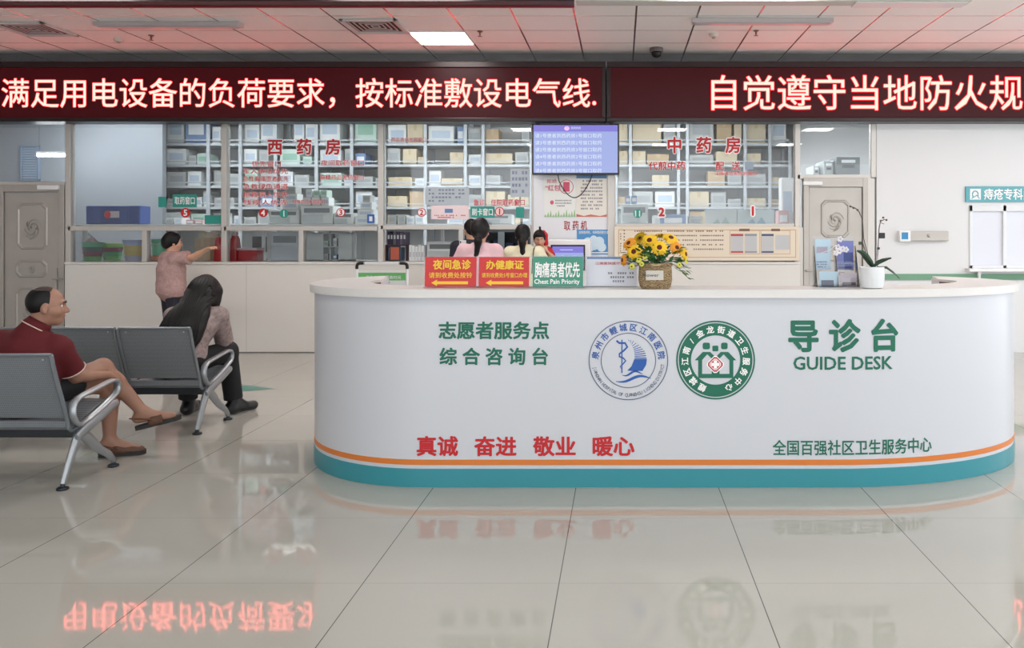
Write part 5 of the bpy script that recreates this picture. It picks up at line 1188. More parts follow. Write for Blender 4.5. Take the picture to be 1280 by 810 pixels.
# ------------------------------------------------------------------ people: smooth blended bodies from distance fields
def V3(p): return np.array(p, dtype=np.float64)
def nrm(v): v = V3(v); return v / max(np.linalg.norm(v), 1e-9)
def cone(a, b, r0, r1, k=.02, n=None, f=1.0, op='+', cut=None): return ('cone', V3(a), V3(b), r0, r1, k, None if n is None else nrm(n), f, op, cut)
def ell(c, r, axes=None, k=.02, op='+'):
    return ('ell', V3(c), V3(r), np.eye(3) if axes is None else np.array([nrm(a) for a in axes]), k, op)
def field(prims, h, extra=.03):
    lo = np.full(3, 1e9); hi = -lo
    for p in prims:
        if p[-1] == '-' or (p[0] == 'cone' and p[8] == '-'): continue
        if p[0] == 'cone': m = max(p[3], p[4]); l = np.minimum(p[1], p[2]) - m; u = np.maximum(p[1], p[2]) + m
        else: m = p[2].max(); l = p[1] - m; u = p[1] + m
        lo = np.minimum(lo, l); hi = np.maximum(hi, u)
    lo -= extra; hi += extra
    dims = np.ceil((hi - lo) / h).astype(int) + 1
    F = np.full(dims, .2, dtype=np.float32)
    ax = [lo[i] + h * np.arange(dims[i]) for i in range(3)]
    for p in prims:
        if p[0] == 'cone': m = max(p[3], p[4]) * max(1, p[7]); l = np.minimum(p[1], p[2]) - m; u = np.maximum(p[1], p[2]) + m; k = p[5]; op = p[8]
        else: m = p[2].max(); l = p[1] - m; u = p[1] + m; k = p[4]; op = p[5]
        pad = 2.5 * h + k
        i0 = np.maximum(((l - pad - lo) / h).astype(int), 0); i1 = np.minimum(((u + pad - lo) / h).astype(int) + 2, dims)
        if (i1 <= i0).any(): continue
        X, Y, Z = np.meshgrid(*(ax[i][i0[i]:i1[i]] for i in range(3)), indexing='ij')
        P = np.stack([X, Y, Z], -1)
        if p[0] == 'cone':
            a, b, r0, r1, _, n, f, _, cut = p[1:]
            ba = b - a; q = P - a; t = np.clip(q @ ba / max(ba @ ba, 1e-9), 0, 1)
            e = q - t[..., None] * ba
            if n is not None: e = e + (e @ n)[..., None] * n * (1 / f - 1)
            D = np.sqrt((e * e).sum(-1)) - (r0 + (r1 - r0) * t)
            if cut is not None: D = np.maximum(D, (P - V3(cut[0])) @ nrm(cut[1]))
        else:
            c, r, A = p[1:4]; q = (P - c) @ A.T
            k0 = np.sqrt(((q / r) ** 2).sum(-1)); k1 = np.sqrt(((q / r ** 2) ** 2).sum(-1)) + 1e-9
            D = k0 * (k0 - 1) / k1
        S = F[i0[0]:i1[0], i0[1]:i1[1], i0[2]:i1[2]]
        if op == '+':
            hh = np.maximum(k - np.abs(S - D), 0) / k; S[...] = np.minimum(S, D) - hh * hh * k * .25
        else:
            D = -D; hh = np.maximum(k - np.abs(S - D), 0) / k; S[...] = np.maximum(S, D) + hh * hh * k * .25
    return F, lo
def nets(F, lo, h):
    s = F < 0; n = F.shape
    c = np.zeros(tuple(d - 1 for d in n), np.int8)
    offs = [(i, j, k) for i in (0, 1) for j in (0, 1) for k in (0, 1)]
    for o in offs: c += s[o[0]:n[0] - 1 + o[0], o[1]:n[1] - 1 + o[1], o[2]:n[2] - 1 + o[2]]
    act = np.argwhere((c > 0) & (c < 8)); idx = np.full(c.shape, -1, np.int64); idx[tuple(act.T)] = np.arange(len(act))
    acc = np.zeros((len(act), 3)); cnt = np.zeros(len(act))
    for a in range(8):
        for b in range(a + 1, 8):
            d = np.array(offs[b]) - np.array(offs[a])
            if np.abs(d).sum() != 1: continue
            fa = F[tuple((act + offs[a]).T)]; fb = F[tuple((act + offs[b]).T)]; m = (fa < 0) != (fb < 0)
            t = np.where(m, fa / np.where(m, fa - fb, 1), 0); acc += np.where(m[:, None], np.array(offs[a]) + t[:, None] * d, 0); cnt += m
    v = (act + acc / cnt[:, None]) * h + lo
    faces = []
    for axis in range(3):
        u, w = [(1, 2), (2, 0), (0, 1)][axis]
        sl = [slice(None)] * 3; sh = [slice(None)] * 3; sl[axis] = slice(0, -1); sh[axis] = slice(1, None)
        ch = s[tuple(sl)] != s[tuple(sh)]; e = np.argwhere(ch); e = e[(e[:, u] > 0) & (e[:, w] > 0) & (e[:, u] < n[u] - 1) & (e[:, w] < n[w] - 1)]
        du = np.zeros(3, int); du[u] = 1; dw = np.zeros(3, int); dw[w] = 1
        q = np.stack([idx[tuple((e - du - dw).T)], idx[tuple((e - dw).T)], idx[tuple(e.T)], idx[tuple((e - du).T)]], 1)
        inside = s[tuple(e.T)]; q[~inside] = q[~inside][:, ::-1]; faces.append(q)
    f = np.concatenate(faces); return v, f[(f >= 0).all(1)]
def sdf_obj(prims, h, name, mats, parent=None, loc=(0, 0, 0), wob=0.0, paint=None, smooth_n=1):
    F, lo = field(prims, h)
    if wob:
        gx, gy, gz = (lo[i] + h * np.arange(F.shape[i]) for i in range(3))
        F = F + (wob * (np.sin(gx * 43)[:, None, None] * np.sin(gy * 37 + 1)[None, :, None] * np.sin(gz * 31 + 2)[None, None, :] + .6 * np.sin(gx * 19 + gz.mean())[:, None, None] * np.sin(gz * 71)[None, None, :])).astype(np.float32)
    v, f = nets(F, lo, h)
    for _ in range(smooth_n):
        s_ = np.zeros_like(v); c_ = np.zeros(len(v))
        for a, b in ((0, 1), (1, 2), (2, 3), (3, 0)):
            np.add.at(s_, f[:, a], v[f[:, b]]); np.add.at(s_, f[:, b], v[f[:, a]]); np.add.at(c_, f[:, a], 1); np.add.at(c_, f[:, b], 1)
        v = .5 * v + .5 * s_ / np.maximum(c_, 1)[:, None]
    me = bpy.data.meshes.new(name); base = V3(loc) if parent is None else V3(wloc(parent))
    me.from_pydata((v - base).tolist(), [], f.tolist())
    for m in (mats if isinstance(mats, (list, tuple)) else [mats]): me.materials.append(m)
    me.polygons.foreach_set('use_smooth', [True] * len(me.polygons))
    if paint is not None:
        fc = v[f].mean(1); me.polygons.foreach_set('material_index', paint(fc).astype(int).tolist())
    o = bpy.data.objects.new(name, me); COL.objects.link(o)
    if parent is None: o.location = loc
    else: o.parent = parent
    return o
M_SKIN = mat('skin', (206, 158, 132), .5, noise=.05, nscale=14); M_SKIN2 = mat('tanned skin', (158, 116, 96), .5, noise=.06, nscale=14); M_LIP = mat('lips', (168, 98, 88), .5)
M_HAIR = mat('black hair', (13, 11, 11), .5, spec=.3, noise=.3, nscale=60); M_EYEW = mat('eye white', (226, 222, 216), .3); M_EYE = mat('iris dark', (36, 24, 18), .2)
def head_prims(H, fw, up, s=1.0, gaunt=0):
    fw = nrm(fw); up = nrm(V3(up) - fw * (V3(up) @ fw)); sd = np.cross(fw, up); A = (sd, fw, up); H = V3(H); P = lambda a, b, c: H + (sd * a + fw * b + up * c) * s
    pr = [ell(P(0, -.010, .025), (.074 * s, .094 * s, .088 * s), A, .02), ell(P(0, .022, -.035), (.060 * s, .068 * s, .075 * s), A, .03), ell(P(0, .058, -.088), (.028 * s, .024 * s, .020 * s), A, .03),
          ell(P(.038, .05, -.028), (.028 * s, .03 * s, .026 * s), A, .02), ell(P(-.038, .05, -.028), (.028 * s, .03 * s, .026 * s), A, .02),
          ell(P(0, .074, .026), (.056 * s, .018 * s, .011 * s), A, .015),
          ell(P(.031, .086, .006), (.018 * s, .012 * s, .010 * s), A, .012, '-'), ell(P(-.031, .086, .006), (.018 * s, .012 * s, .010 * s), A, .012, '-'),
          cone(P(0, .080, .012), P(0, .104, -.026), .008 * s, .013 * s, .012), ell(P(.011, .094, -.030), (.009 * s, .010 * s, .008 * s), A, .008), ell(P(-.011, .094, -.030), (.009 * s, .010 * s, .008 * s), A, .008),
          ell(P(0, .086, -.054), (.024 * s, .010 * s, .006 * s), A, .006), ell(P(0, .084, -.065), (.020 * s, .010 * s, .007 * s), A, .006), ell(P(0, .096, -.0595), (.022 * s, .006 * s, .002 * s), A, .004, '-')]
    for q in (-1, 1):
        pr += [ell(P(.074 * q, -.008, -.008), (.010 * s, .020 * s, .032 * s), (sd + fw * .35 * q * -1, fw + sd * .35 * q, up), .008), ell(P(.084 * q, -.002, -.006), (.006 * s, .010 * s, .018 * s), A, .004, '-'), ell(P(.076 * q, .0, -.034), (.007 * s, .009 * s, .009 * s), A, .006)]
    return pr, P, A
def hand_prims(w, d, pn, th, s=1.0, curl=.5, side=1):
    """w wrist, d direction of the fingers, pn palm normal (the side the fingers curl to), th direction of the thumb"""
    w = V3(w); d = nrm(d); pn = nrm(V3(pn) - d * (V3(pn) @ d)); t = nrm(np.cross(pn, d)); t = t if t @ V3(th) > 0 else -t
    pr = [cone(w, w + d * .035 * s, .024 * s, .030 * s, .015, pn, .6)]
    for i, (o_, L) in enumerate(((.027, .070), (.009, .078), (-.009, .072), (-.026, .056))):
        kb = w + (d * (.082 - .004 * abs(i - 1)) + t * o_) * s
        pr.append(cone(w + (d * .02 + t * o_ * .6) * s, kb, .013 * s, .0105 * s, .012))
        a = kb; cu = curl * (.8 + .12 * i); ang = cu * .5
        for j, (fr, r0, r1) in enumerate(((.45, .0100, .0090), (.32, .0090, .0080), (.23, .0080, .0068))):
            dr = d * math.cos(ang) + pn * math.sin(ang) + t * o_ * 2.0; b = a + nrm(dr) * L * fr * s
            pr.append(cone(a, b, r0 * s, r1 * s, .004)); a = b; ang += cu * .85
    a = w + (d * .018 + t * .020) * s; dr = nrm(d * .65 + t * .75 + pn * .25)
    b = a + dr * .040 * s; c = b + nrm(d * .9 + t * .35 + pn * (.3 + .4 * curl)) * .030 * s; e = c + nrm(d * .95 + t * .1 + pn * (.4 + .4 * curl)) * .024 * s
    pr += [cone(a, b, .0155 * s, .0125 * s, .010), cone(b, c, .0115 * s, .0100 * s, .005), cone(c, e, .0100 * s, .0078 * s, .004)]
    return pr
def arm_prims(sh, el, wr, s=1.0):
    return [cone(sh, el, .046 * s, .036 * s, .025), cone(el, V3(el) * .65 + V3(wr) * .35, .036 * s, .035 * s, .02), cone(V3(el) * .65 + V3(wr) * .35, wr, .035 * s, .024 * s, .02)]
def leg_prims(hp, kn, an, s=1.0):
    hp, kn, an = V3(hp), V3(kn), V3(an); cf = kn * .68 + an * .32; fw = nrm(hp - kn)
    return [cone(hp, kn, .078 * s, .052 * s, .04), ell(kn, (.050 * s,) * 3, None, .02), cone(kn, cf, .047 * s, .050 * s, .02), cone(cf, an, .050 * s, .031 * s, .02)]
def foot_prims(an, toe, s=1.0):
    an = V3(an); toe = V3(toe); d = nrm(toe - an); z = V3((0, 0, 1)); heel = an - d * .03 * s - z * .045 * s
    dn = nrm(V3((d[0], d[1], 0)) if abs(d[2]) < .9 else d)
    return [cone(an, heel, .032 * s, .030 * s, .02), cone(an, an + (toe - an) * .55 - z * .01, .030 * s, .028 * s, .03), cone(heel, toe, .028 * s, .026 * s, .03)]
def torso_prims(J, s=1.0, grow=0.0, k=.05):
    pe, ch, ne = V3(J['pelvis']), V3(J['chest']), V3(J['neck']); sl, sr = V3(J['shL']), V3(J['shR']); sd = nrm(sr - sl)
    fr = nrm(np.cross(nrm(ne - pe), sd)); wa = pe * .55 + ch * .45; hl, hr = V3(J['hipL']), V3(J['hipR'])
    return [cone(hl, hr, .095 * s + grow, .095 * s + grow, k), cone(wa - sd * .055 * s, wa + sd * .055 * s, .098 * s + grow, .098 * s + grow, .08), cone(pe, wa, .11 * s + grow, .105 * s + grow, .06),
            cone(ch - sd * .075 * s, ch + sd * .075 * s, .098 * s + grow, .098 * s + grow, .08), cone(wa, ch, .105 * s + grow, .11 * s + grow, .06),
            cone(ch, ne - nrm(ne - ch) * .06, .105 * s + grow, .07 * s + grow, .06), cone(sl, sr, .050 * s + grow, .050 * s + grow, .06)]
def shoe(J, an, toe, m, parent, s=1.0, name='shoe', sole=None):
    an, toe = V3(an), V3(toe); d = nrm(V3((toe[0] - an[0], toe[1] - an[1], 0))); z = V3((0, 0, 1)); sd = np.cross(d, z)
    he = an - z * an[2] - d * .045 * s + z * .045; tp = V3((toe[0], toe[1], .04))
    pr = [cone(he, tp, .043 * s, .040 * s, .03), cone(an + z * .01, he + d * .03, .045 * s, .046 * s, .03), cone(an + d * .03, (he + tp) / 2 + z * .02, .042 * s, .042 * s, .03)]
    o = sdf_obj(pr, .008, name, [m, sole or M_DARK], parent, paint=lambda c: (c[:, 2] < .022))
    return o
def eyes(P, s, parent):
    for q in (-1, 1):
        c = P(.031 * q, .071, .006)
        b = V3(wloc(parent)); e = MB().ball(c - b, .0105 * s, 8).build('eye', M_EYEW, parent, smooth='all')
        f_ = nrm(P(.031 * q, 1, .006) - c); MB().ball(c + f_ * .0075 * s - b, .0055 * s, 6).build('iris', M_EYE, e, smooth='all')
def brows(P, s, parent):
    b = V3(wloc(parent))
    for q in (-1, 1): MB().tube([P(q * a, y_, z_) - b for a, y_, z_ in ((.014, .094, .024), (.03, .091, .030), (.048, .078, .026))], .0035 * s, 6).build('eyebrow', M_HAIR, parent, smooth='all')
def build_person(label, J, look, loc, h=.0075):
    """body = one continuous surface; clothes and hair are its children"""
    s = look.get('s', 1.0); J = {k: (V3(v) if not isinstance(v, (int, float)) else v) for k, v in J.items()}
    hp, P, A = head_prims(J['head'], J['face'], J['up'], look.get('head_s', s)); hs = look.get('head_s', s)
    body = hp + [cone(J['neck'] - nrm(P(0, 0, 0) - J['neck']) * .04, P(0, -.02, -.06), .056 * s, .052 * s, .03)] + torso_prims(J, s)
    for q in 'LR':
        body += arm_prims(J['sh' + q], J['el' + q], J['wr' + q], s) + leg_prims(J['hip' + q], J['kn' + q], J['an' + q], s * look.get('leg', 1.0)) + foot_prims(J['an' + q], J['toe' + q], s)
        if 'hd' + q in J: body += hand_prims(J['wr' + q], J['hd' + q], J['pn' + q], J['th' + q], s, look.get('curl' + q, .5))
    mouth = P(0, .088, -.0595)
    body_o = sdf_obj(body, look.get('h', .006), 'person', [look.get('skin', M_SKIN), M_LIP], None, loc, paint=lambda c: (((c - mouth) ** 2).sum(1) < (.021 * hs) ** 2) & (np.abs((c - mouth) @ nrm(A[2])) < .010 * hs))
    tag(body_o, label, 'person')
    # shirt
    g = look.get('shirt_g', .014); T = torso_prims(J, s, g)
    wa = J['pelvis'] * .55 + J['chest'] * .45
    up_t = nrm(J['neck'] - J['pelvis'])
    for q in 'LR':
        f = look.get('sleeve', .6)
        if f <= 1: e = J['sh' + q] * (1 - f) + J['el' + q] * f; T.append(cone(J['sh' + q], e + (e - J['sh' + q]) * .3, .052 * s + g, (.050 * s + g * 1.2), .03, cut=(e, e - J['sh' + q])))
        else: e = J['el' + q] * (2 - f) + J['wr' + q] * (f - 1); T += [cone(J['sh' + q], J['el' + q], .052 * s + g, .042 * s + g, .03), cone(J['el' + q], e + (e - J['el' + q]) * .2, .042 * s + g, .036 * s + g, .025, cut=(e, e - J['el' + q]))]
    if 'hem' in look: T.append(cone(J['pelvis'] + up_t * .05, J['pelvis'] - V3((0, 0, look['hem'])), .12 * s + g, (.125 + look.get('flare', 0)) * s + g, .05, cut=(J['pelvis'] - V3((0, 0, look['hem'])), (0, 0, -1))))
    nk = nrm(P(0, -.01, -.06) - J['neck']); T.append(cone(J['neck'] - nk * .05, J['neck'] + nk * .015, .062 * s + g, .056 * s + g, .03, cut=(J['neck'] + nk * .02, nk)))
    sh_o = sdf_obj(T, h, look.get('shirt_name', 'shirt'), look['shirt'], body_o, wob=look.get('wob', .0015), paint=look.get('shirt_paint'))
    if 'collar' in look:
        c = look['collar']; sd = A[0]; ctr = J['neck'] + nk * .022; tx = nrm(np.cross(nk, A[1])); ty = np.cross(nk, tx)
        b = V3(wloc(body_o))
        v = []; n = 28; f = []
        for i in range(n):
            a = 2 * math.pi * (i + .5) / n; e = tx * math.cos(a) + ty * math.sin(a)
            for rr_, zz in ((.060, .030), (.066, .034), (.082, -.006), (.080, -.012)): v.append(ctr + e * rr_ * s + nk * zz - b)
        for i in range(n):
            j = (i + 1) % n
            for k in range(3): f.append((4 * i + k, 4 * j + k, 4 * j + k + 1, 4 * i + k + 1))
        col_o = MB().add(v, f).build('collar', look['shirt'], body_o, smooth='all')
        mb = MB().tube([ctr + (tx * math.cos(a) + ty * math.sin(a)) * .083 * s - nk * .010 - b for a in np.linspace(0, 2 * math.pi, 40)[:-1]], .0035, 6, closed=True); mb.build('collar_stripe', c, col_o, smooth='all')
        for q in 'LR':
            f_ = look['sleeve']; e = J['sh' + q] * (1 - f_) + J['el' + q] * f_; d_ = nrm(J['el' + q] - J['sh' + q]); tx2 = nrm(np.cross(d_, (0.3, .2, 1))); ty2 = np.cross(d_, tx2); r_ = .0515 * s + g * 1.15
            MB().tube([e - d_ * .004 + (tx2 * math.cos(a) + ty2 * math.sin(a)) * (r_ + .0015) - b for a in np.linspace(0, 2 * math.pi, 30)[:-1]], .004, 6, closed=True).build('sleeve_stripe', c, body_o, smooth='all')
    # trousers, shorts or skirt
    pg = look.get('pants_g', .012); f = look.get('pants_len', 1.95); L = [cone(J['hipL'], J['hipR'], .098 * s + pg, .098 * s + pg, .05), cone(J['pelvis'], J['pelvis'] + up_t * .06, .115 * s + pg, .112 * s + pg, .05, cut=(J['pelvis'] + up_t * .07, up_t))]
    for q in 'LR':
        hp_, kn, an = J['hip' + q], J['kn' + q], J['an' + q]; w_ = look.get('pants_w', 0)
        if f <= 1: e = hp_ * (1 - f) + kn * f; L.append(cone(hp_, e + (e - hp_) * .15, .084 * s + pg, .070 * s + pg + w_, .04, cut=(e, e - hp_)))
        else: e = kn * (2 - f) + an * (f - 1); L += [cone(hp_, kn, .084 * s + pg, .058 * s + pg + w_ * .6, .04), ell(kn, (.060 * s + pg,) * 3, None, .02), cone(kn, e + (e - kn) * .1, .056 * s + pg + w_ * .6, .046 * s + pg + w_, .03, cut=(e, e - kn))]
    sdf_obj(L, h, look.get('pants_name', 'trousers'), look['pants'], body_o, wob=.0015)
    if look.get('shoes'):
        for q in 'LR': shoe(J, J['an' + q], J['toe' + q], look['shoes'], body_o, s)
    eyes(P, hs, body_o); brows(P, hs, body_o)
    return body_o, P, A, J
def cap(P, A, s, lo_=-.05, front=.03, thick=.010):
    """short close hair: the skull shell, cut away over the face"""
    return [ell(P(0, -.014, .028), ((.074 + thick) * s, (.094 + thick) * s, (.088 + thick) * s), A, .01), ell(P(0, -.062, -.03), (.062 * s, .045 * s, .055 * s), A, .03),
            ell(P(0, .115, -.030), (.088 * s, .088 * s, .098 * s), A, .02, '-'), ell(P(0, .02, -.14), (.11 * s, .11 * s, .10 * s), A, .02, '-')]
def strands(mb, roots, tips, rad, q, n=7, bow=(0, 0, 0), jit=.012):
    for a, b in zip(roots, tips):
        a, b = V3(a), V3(b); pts = []; j = [q.uniform(-jit, jit) for _ in range(3)]
        for i in range(n):
            t = i / (n - 1); pts.append(a * (1 - t) + b * t + V3(bow) * math.sin(math.pi * t) + V3(j) * math.sin(2.2 * math.pi * t + j[0] * 90))
        mb.tube(pts, [rad * (1 - .75 * (i / (n - 1)) ** 2) for i in range(n)], 5)

# ---- man in the red polo, legs crossed, on the nearest bench
M_POLO = mat('dark red polo', (88, 7, 17), .8, noise=.08, nscale=90); M_SHORT = mat('black shorts', (24, 24, 28), .8)
J = dict(pelvis=(-3.50, 5.00, .475), hipL=(-3.60, 5.02, .475), hipR=(-3.42, 5.00, .475), chest=(-3.46, 4.98, .70), neck=(-3.435, 5.01, .865),
         shL=(-3.615, 5.00, .790), shR=(-3.300, 5.02, .755), head=(-3.385, 5.045, .998), face=(.86, .50, -.06), up=(.05, 0, 1),
         elL=(-3.66, 5.19, .60), wrL=(-3.52, 5.34, .57), hdL=(.8, .5, -.25), pnL=(0, .2, -1), thL=(.3, .9, 0),
         elR=(-3.275, 5.14, .565), wrR=(-3.20, 5.34, .545), hdR=(.30, .85, -.35), pnR=(-.75, .1, -.6), thR=(-.5, .3, .6),
         knL=(-3.265, 5.46, .475), anL=(-3.27, 5.47, .105), toeL=(-3.12, 5.53, .035),
         knR=(-3.285, 5.42, .575), anR=(-3.085, 5.52, .275), toeR=(-2.93, 5.58, .235))
body, P, A, J = build_person('man in a dark red polo shirt and black shorts, legs crossed, on the nearest bench', J,
    dict(skin=M_SKIN2, shirt=M_POLO, shirt_name='polo_shirt', sleeve=.78, shirt_g=.020, collar=mat('collar stripe cream', (216, 190, 176), .7), pants=M_SHORT, pants_name='shorts', pants_len=.56, pants_w=.02, leg=1.13, curlR=1.0, curlL=.7, s=.97, head_s=1.0), (-3.50, 5.00, 0))
M_THIN = mat('thin cropped hair', (62, 42, 36), .7, noise=.35, nscale=120)
hair = [ell(P(0, -.020, .026), (.0775, .090, .091), A, .01), ell(P(0, .10, .055), (.075, .085, .11), A, .02, '-'), ell(P(0, .01, .14), (.048, .10, .062), A, .02, '-'), ell(P(0, .09, -.05), (.11, .09, .10), A, .02, '-'), ell(P(0, .0, -.135), (.11, .12, .09), A, .02, '-')]
sdf_obj(hair, .006, 'hair', M_HAIR, body)
sdf_obj([ell(P(0, -.014, .0275), (.073, .089, .0885), A, .01), ell(P(0, .095, .03), (.09, .07, .12), A, .02, '-'), ell(P(0, -.02, -.05), (.12, .14, .085), A, .02, '-')], .006, 'thin_hair', M_THIN, body)
M_SAND = mat('brown sandal leather', (92, 60, 42), .6); M_SOLE = mat('dark sole', (40, 36, 34), .7)
b0 = V3(wloc(body))
for q, an, toe, tilt in (('L', J['anL'], J['toeL'], 0), ('R', J['anR'], J['toeR'], 1)):
    d_ = nrm(toe - an); d_ = nrm(V3((d_[0], d_[1], 0))) if not tilt else nrm(V3((.80, .30, .18)))
    sd = nrm(np.cross(d_, (0, 0, 1))); nz = np.cross(sd, d_); he = an - nz * .088 - d_ * .06
    if not tilt: he[2] = .02
    mb = MB(); n = 14; top = []
    out = [(-.005, 0), (0, .026), (.05, .033), (.12, .034), (.19, .045), (.235, .040), (.262, .022), (.268, 0), (.262, -.026), (.235, -.040), (.19, -.043), (.12, -.034), (.05, -.032), (0, -.026)]
    v = [he + d_ * a + sd * c - nz * .018 - b0 for a, c in out] + [he + d_ * a + sd * c + nz * .008 - b0 for a, c in out]
    mb.add(v, [tuple(range(n - 1, -1, -1)), tuple(range(n, 2 * n))] + [(i, (i + 1) % n, n + (i + 1) % n, n + i) for i in range(n)])
    sn = mb.build('sandal', M_SOLE, body)
    if tilt: up_pr = [cone(he + d_ * .10 + nz * .022, he + d_ * .155 + nz * .016, .047, .046, .02, nz, .85, cut=(he + d_ * .165, d_)), ell(he + d_ * .05 + nz * .05, (.05, .05, .05), None, .02, '-')]
    else: up_pr = [cone(he + d_ * .10 + nz * .024, he + d_ * .225 + nz * .006, .046, .036, .02, nz, .8), ell(he + d_ * .03 + nz * .05, (.05, .05, .05), None, .02, '-')]
    sdf_obj(up_pr, .006, 'sandal_upper', M_SAND, sn)
    st = MB().tube([he + d_ * .11 + sd * .044 + nz * .03 - b0, he + d_ * .03 + sd * .043 + nz * .058 - b0, he - d_ * .018 + nz * .064 - b0, he + d_ * .03 - sd * .043 + nz * .058 - b0, he + d_ * .11 - sd * .044 + nz * .03 - b0], .009, 8, flat=.5).build('heel_strap', M_SAND, sn, smooth='all')

# ---- woman with long hair, bent forward on the second bench
M_TAUPE = mat('taupe print shirt', (150, 132, 130), .85, noise=.75, nscale=42); M_BLK = mat('black trousers', (20, 20, 23), .8)
J = dict(pelvis=(-3.27, 6.30, .475), hipL=(-3.37, 6.30, .475), hipR=(-3.17, 6.30, .475), chest=(-3.22, 6.42, .73), neck=(-3.215, 6.54, .865),
         shL=(-3.39, 6.49, .80), shR=(-3.055, 6.50, .80), head=(-3.195, 6.60, .965), face=(.25, .90, -.35), up=(0, .35, .94),
         elL=(-3.40, 6.66, .57), wrL=(-3.26, 6.80, .66), hdL=(.3, .2, .9), pnL=(.2, -1, 0), thL=(1, 0, 0),
         elR=(-3.085, 6.66, .575), wrR=(-3.15, 6.80, .70), hdR=(-.3, .1, .9), pnR=(-.2, -1, 0), thR=(-1, 0, 0),
         knL=(-3.40, 6.72, .50), anL=(-3.42, 6.76, .10), toeL=(-3.43, 6.93, .035), knR=(-3.09, 6.72, .50), anR=(-3.06, 6.76, .10), toeR=(-2.97, 6.91, .035))
body, P, A, J = build_person('woman with long black hair over her bowed head and taupe shirt, on the bench behind', J,
    dict(shirt=M_TAUPE, sleeve=.95, shirt_g=.018, wob=.003, pants=M_BLK, pants_w=.014, shoes=M_BLACK, s=.95, head_s=.98, curlL=.8, curlR=.8), (-3.27, 6.30, 0))
HC = V3((-3.215, 6.345, .775)); HX = V3((1, 0, 0)); HD = nrm((0, -.62, -.78)); HN = nrm(np.cross(HX, HD)); HN = HN if HN[2] > 0 else -HN
sdf_obj([ell(P(0, -.012, .026), (.100, .116, .108), A, .02), ell(P(0, -.05, -.05), (.104, .08, .09), A, .06), cone(P(.075, .02, .0), P(.078, .03, -.15), .04, .03, .04), cone(P(-.075, .02, .0), P(-.08, .02, -.16), .04, .03, .04),
         ell(HC + HX * .01, (.140, .29, .072), (HX, HD, HN), .08), ell(HC + HX * -.105 + HD * .12, (.085, .20, .06), (HX, HD, HN), .07), cone(HC + HD * .12 + HX * .05, (-3.14, 6.165, .50), .075, .012, .06)], .008, 'hair', M_HAIR, body, wob=.003, smooth_n=3)
from mathutils.bvhtree import BVHTree
hm = [o_ for o_ in body.children if o_.name.startswith('hair')][0].data; tree = BVHTree.FromPolygons([v_.co for v_ in hm.vertices], [tuple(p_.vertices) for p_ in hm.polygons])
mb = MB(); q = random.Random(31); b0 = V3(wloc(body))
for i in range(240):
    u_ = q.uniform(-1, 1); K = [P(.062 * u_, -.03, .105 - .05 * u_ * u_), P(.094 * u_, -.085 + .05 * u_ * u_, .03), P(.102 * u_, -.098 + .06 * u_ * u_, -.06)]
    t1 = .30 + q.uniform(-.08, .03) - (.10 * max(0, u_ - .5)); xs = (.155 if u_ > 0 else .19) * u_
    for t in (-.06, .07, .18, t1):
        K.append(HC + HX * (xs * (.75 + .35 * (t + .1))) + HD * t + HN * (.088 * math.sqrt(max(.05, 1 - (t / .36) ** 2 - .75 * u_ * u_)) + q.uniform(-.004, .003)))
    pts = []; m_ = len(K)
    for a in range(m_ - 1):
        for t in (0, .34, .67):
            m0 = (K[a + 1] - K[max(a - 1, 0)]) / 2; m1 = (K[min(a + 2, m_ - 1)] - K[a]) / 2
            pts.append((2 * t ** 3 - 3 * t * t + 1) * K[a] + (t ** 3 - 2 * t * t + t) * m0 + (-2 * t ** 3 + 3 * t * t) * K[a + 1] + (t ** 3 - t * t) * m1 - b0)
    pts.append(K[-1] - b0); lift = q.uniform(-.001, .005)
    pts = [(lambda h_: h_[0] + h_[1] * lift)(tree.find_nearest(Vector(p_))) for p_ in pts[:-3]] + [Vector(p_) for p_ in pts[-1:]]
    mb.tube(pts, [.0065 * (1 - .8 * (k / (len(pts) - 1)) ** 2) for k in range(len(pts))], 5)
mb.build('hair_strand', M_HAIR, body, smooth='all')

# ---- standing figures
def standing(x, y, hgt, face_a, label, look, arms=None, lean=(0, 0), headturn=0.0, loc_z=0):
    """upright figure; face_a is the heading in degrees from straight away from the viewer, positive to the right"""
    a = R(face_a); fw = V3((math.sin(a), math.cos(a), 0)); rt = V3((math.cos(a), -math.sin(a), 0)); k = hgt / 1.66
    O = V3((x, y, 0)); Q = lambda r, f, z: O + (rt * r + fw * f + V3((0, 0, z))) * k + V3((lean[0], lean[1], 0)) * max(0, z - .9)
    b = a + R(headturn); hf = V3((math.sin(b), math.cos(b), -.05))
    J = dict(pelvis=Q(0, 0, .90), hipL=Q(-.085, 0, .90), hipR=Q(.085, 0, .90), chest=Q(0, .0, 1.18), neck=Q(0, .0, 1.375), shL=Q(-.165, 0, 1.315), shR=Q(.165, 0, 1.315), head=Q(0, .02, 1.525), face=hf, up=(0, 0, 1),
             elL=Q(-.215, -.02, 1.04), wrL=Q(-.215, .08, .82), hdL=fw * .2 + V3((0, 0, -1)), pnL=rt, thL=fw, elR=Q(.215, -.02, 1.04), wrR=Q(.215, .08, .82), hdR=fw * .2 + V3((0, 0, -1)), pnR=-rt, thR=fw,
             knL=Q(-.09, .02, .48), anL=Q(-.095, -.02, .09), toeL=Q(-.11, .14, .035), knR=Q(.09, .02, .48), anR=Q(.095, -.02, .09), toeR=Q(.11, .14, .035))
    if arms: J.update({n: (Q(*v) if n[:2] in ('el', 'wr', 'sh') else (rt * v[0] + fw * v[1] + V3((0, 0, v[2])))) for n, v in arms.items()})
    look = dict(look); look['s'] = k * look.get('build', 1.0); look['head_s'] = k * look.get('hs', 1.0)
    return build_person(label, J, look, (x, y, 0)) + (Q,)
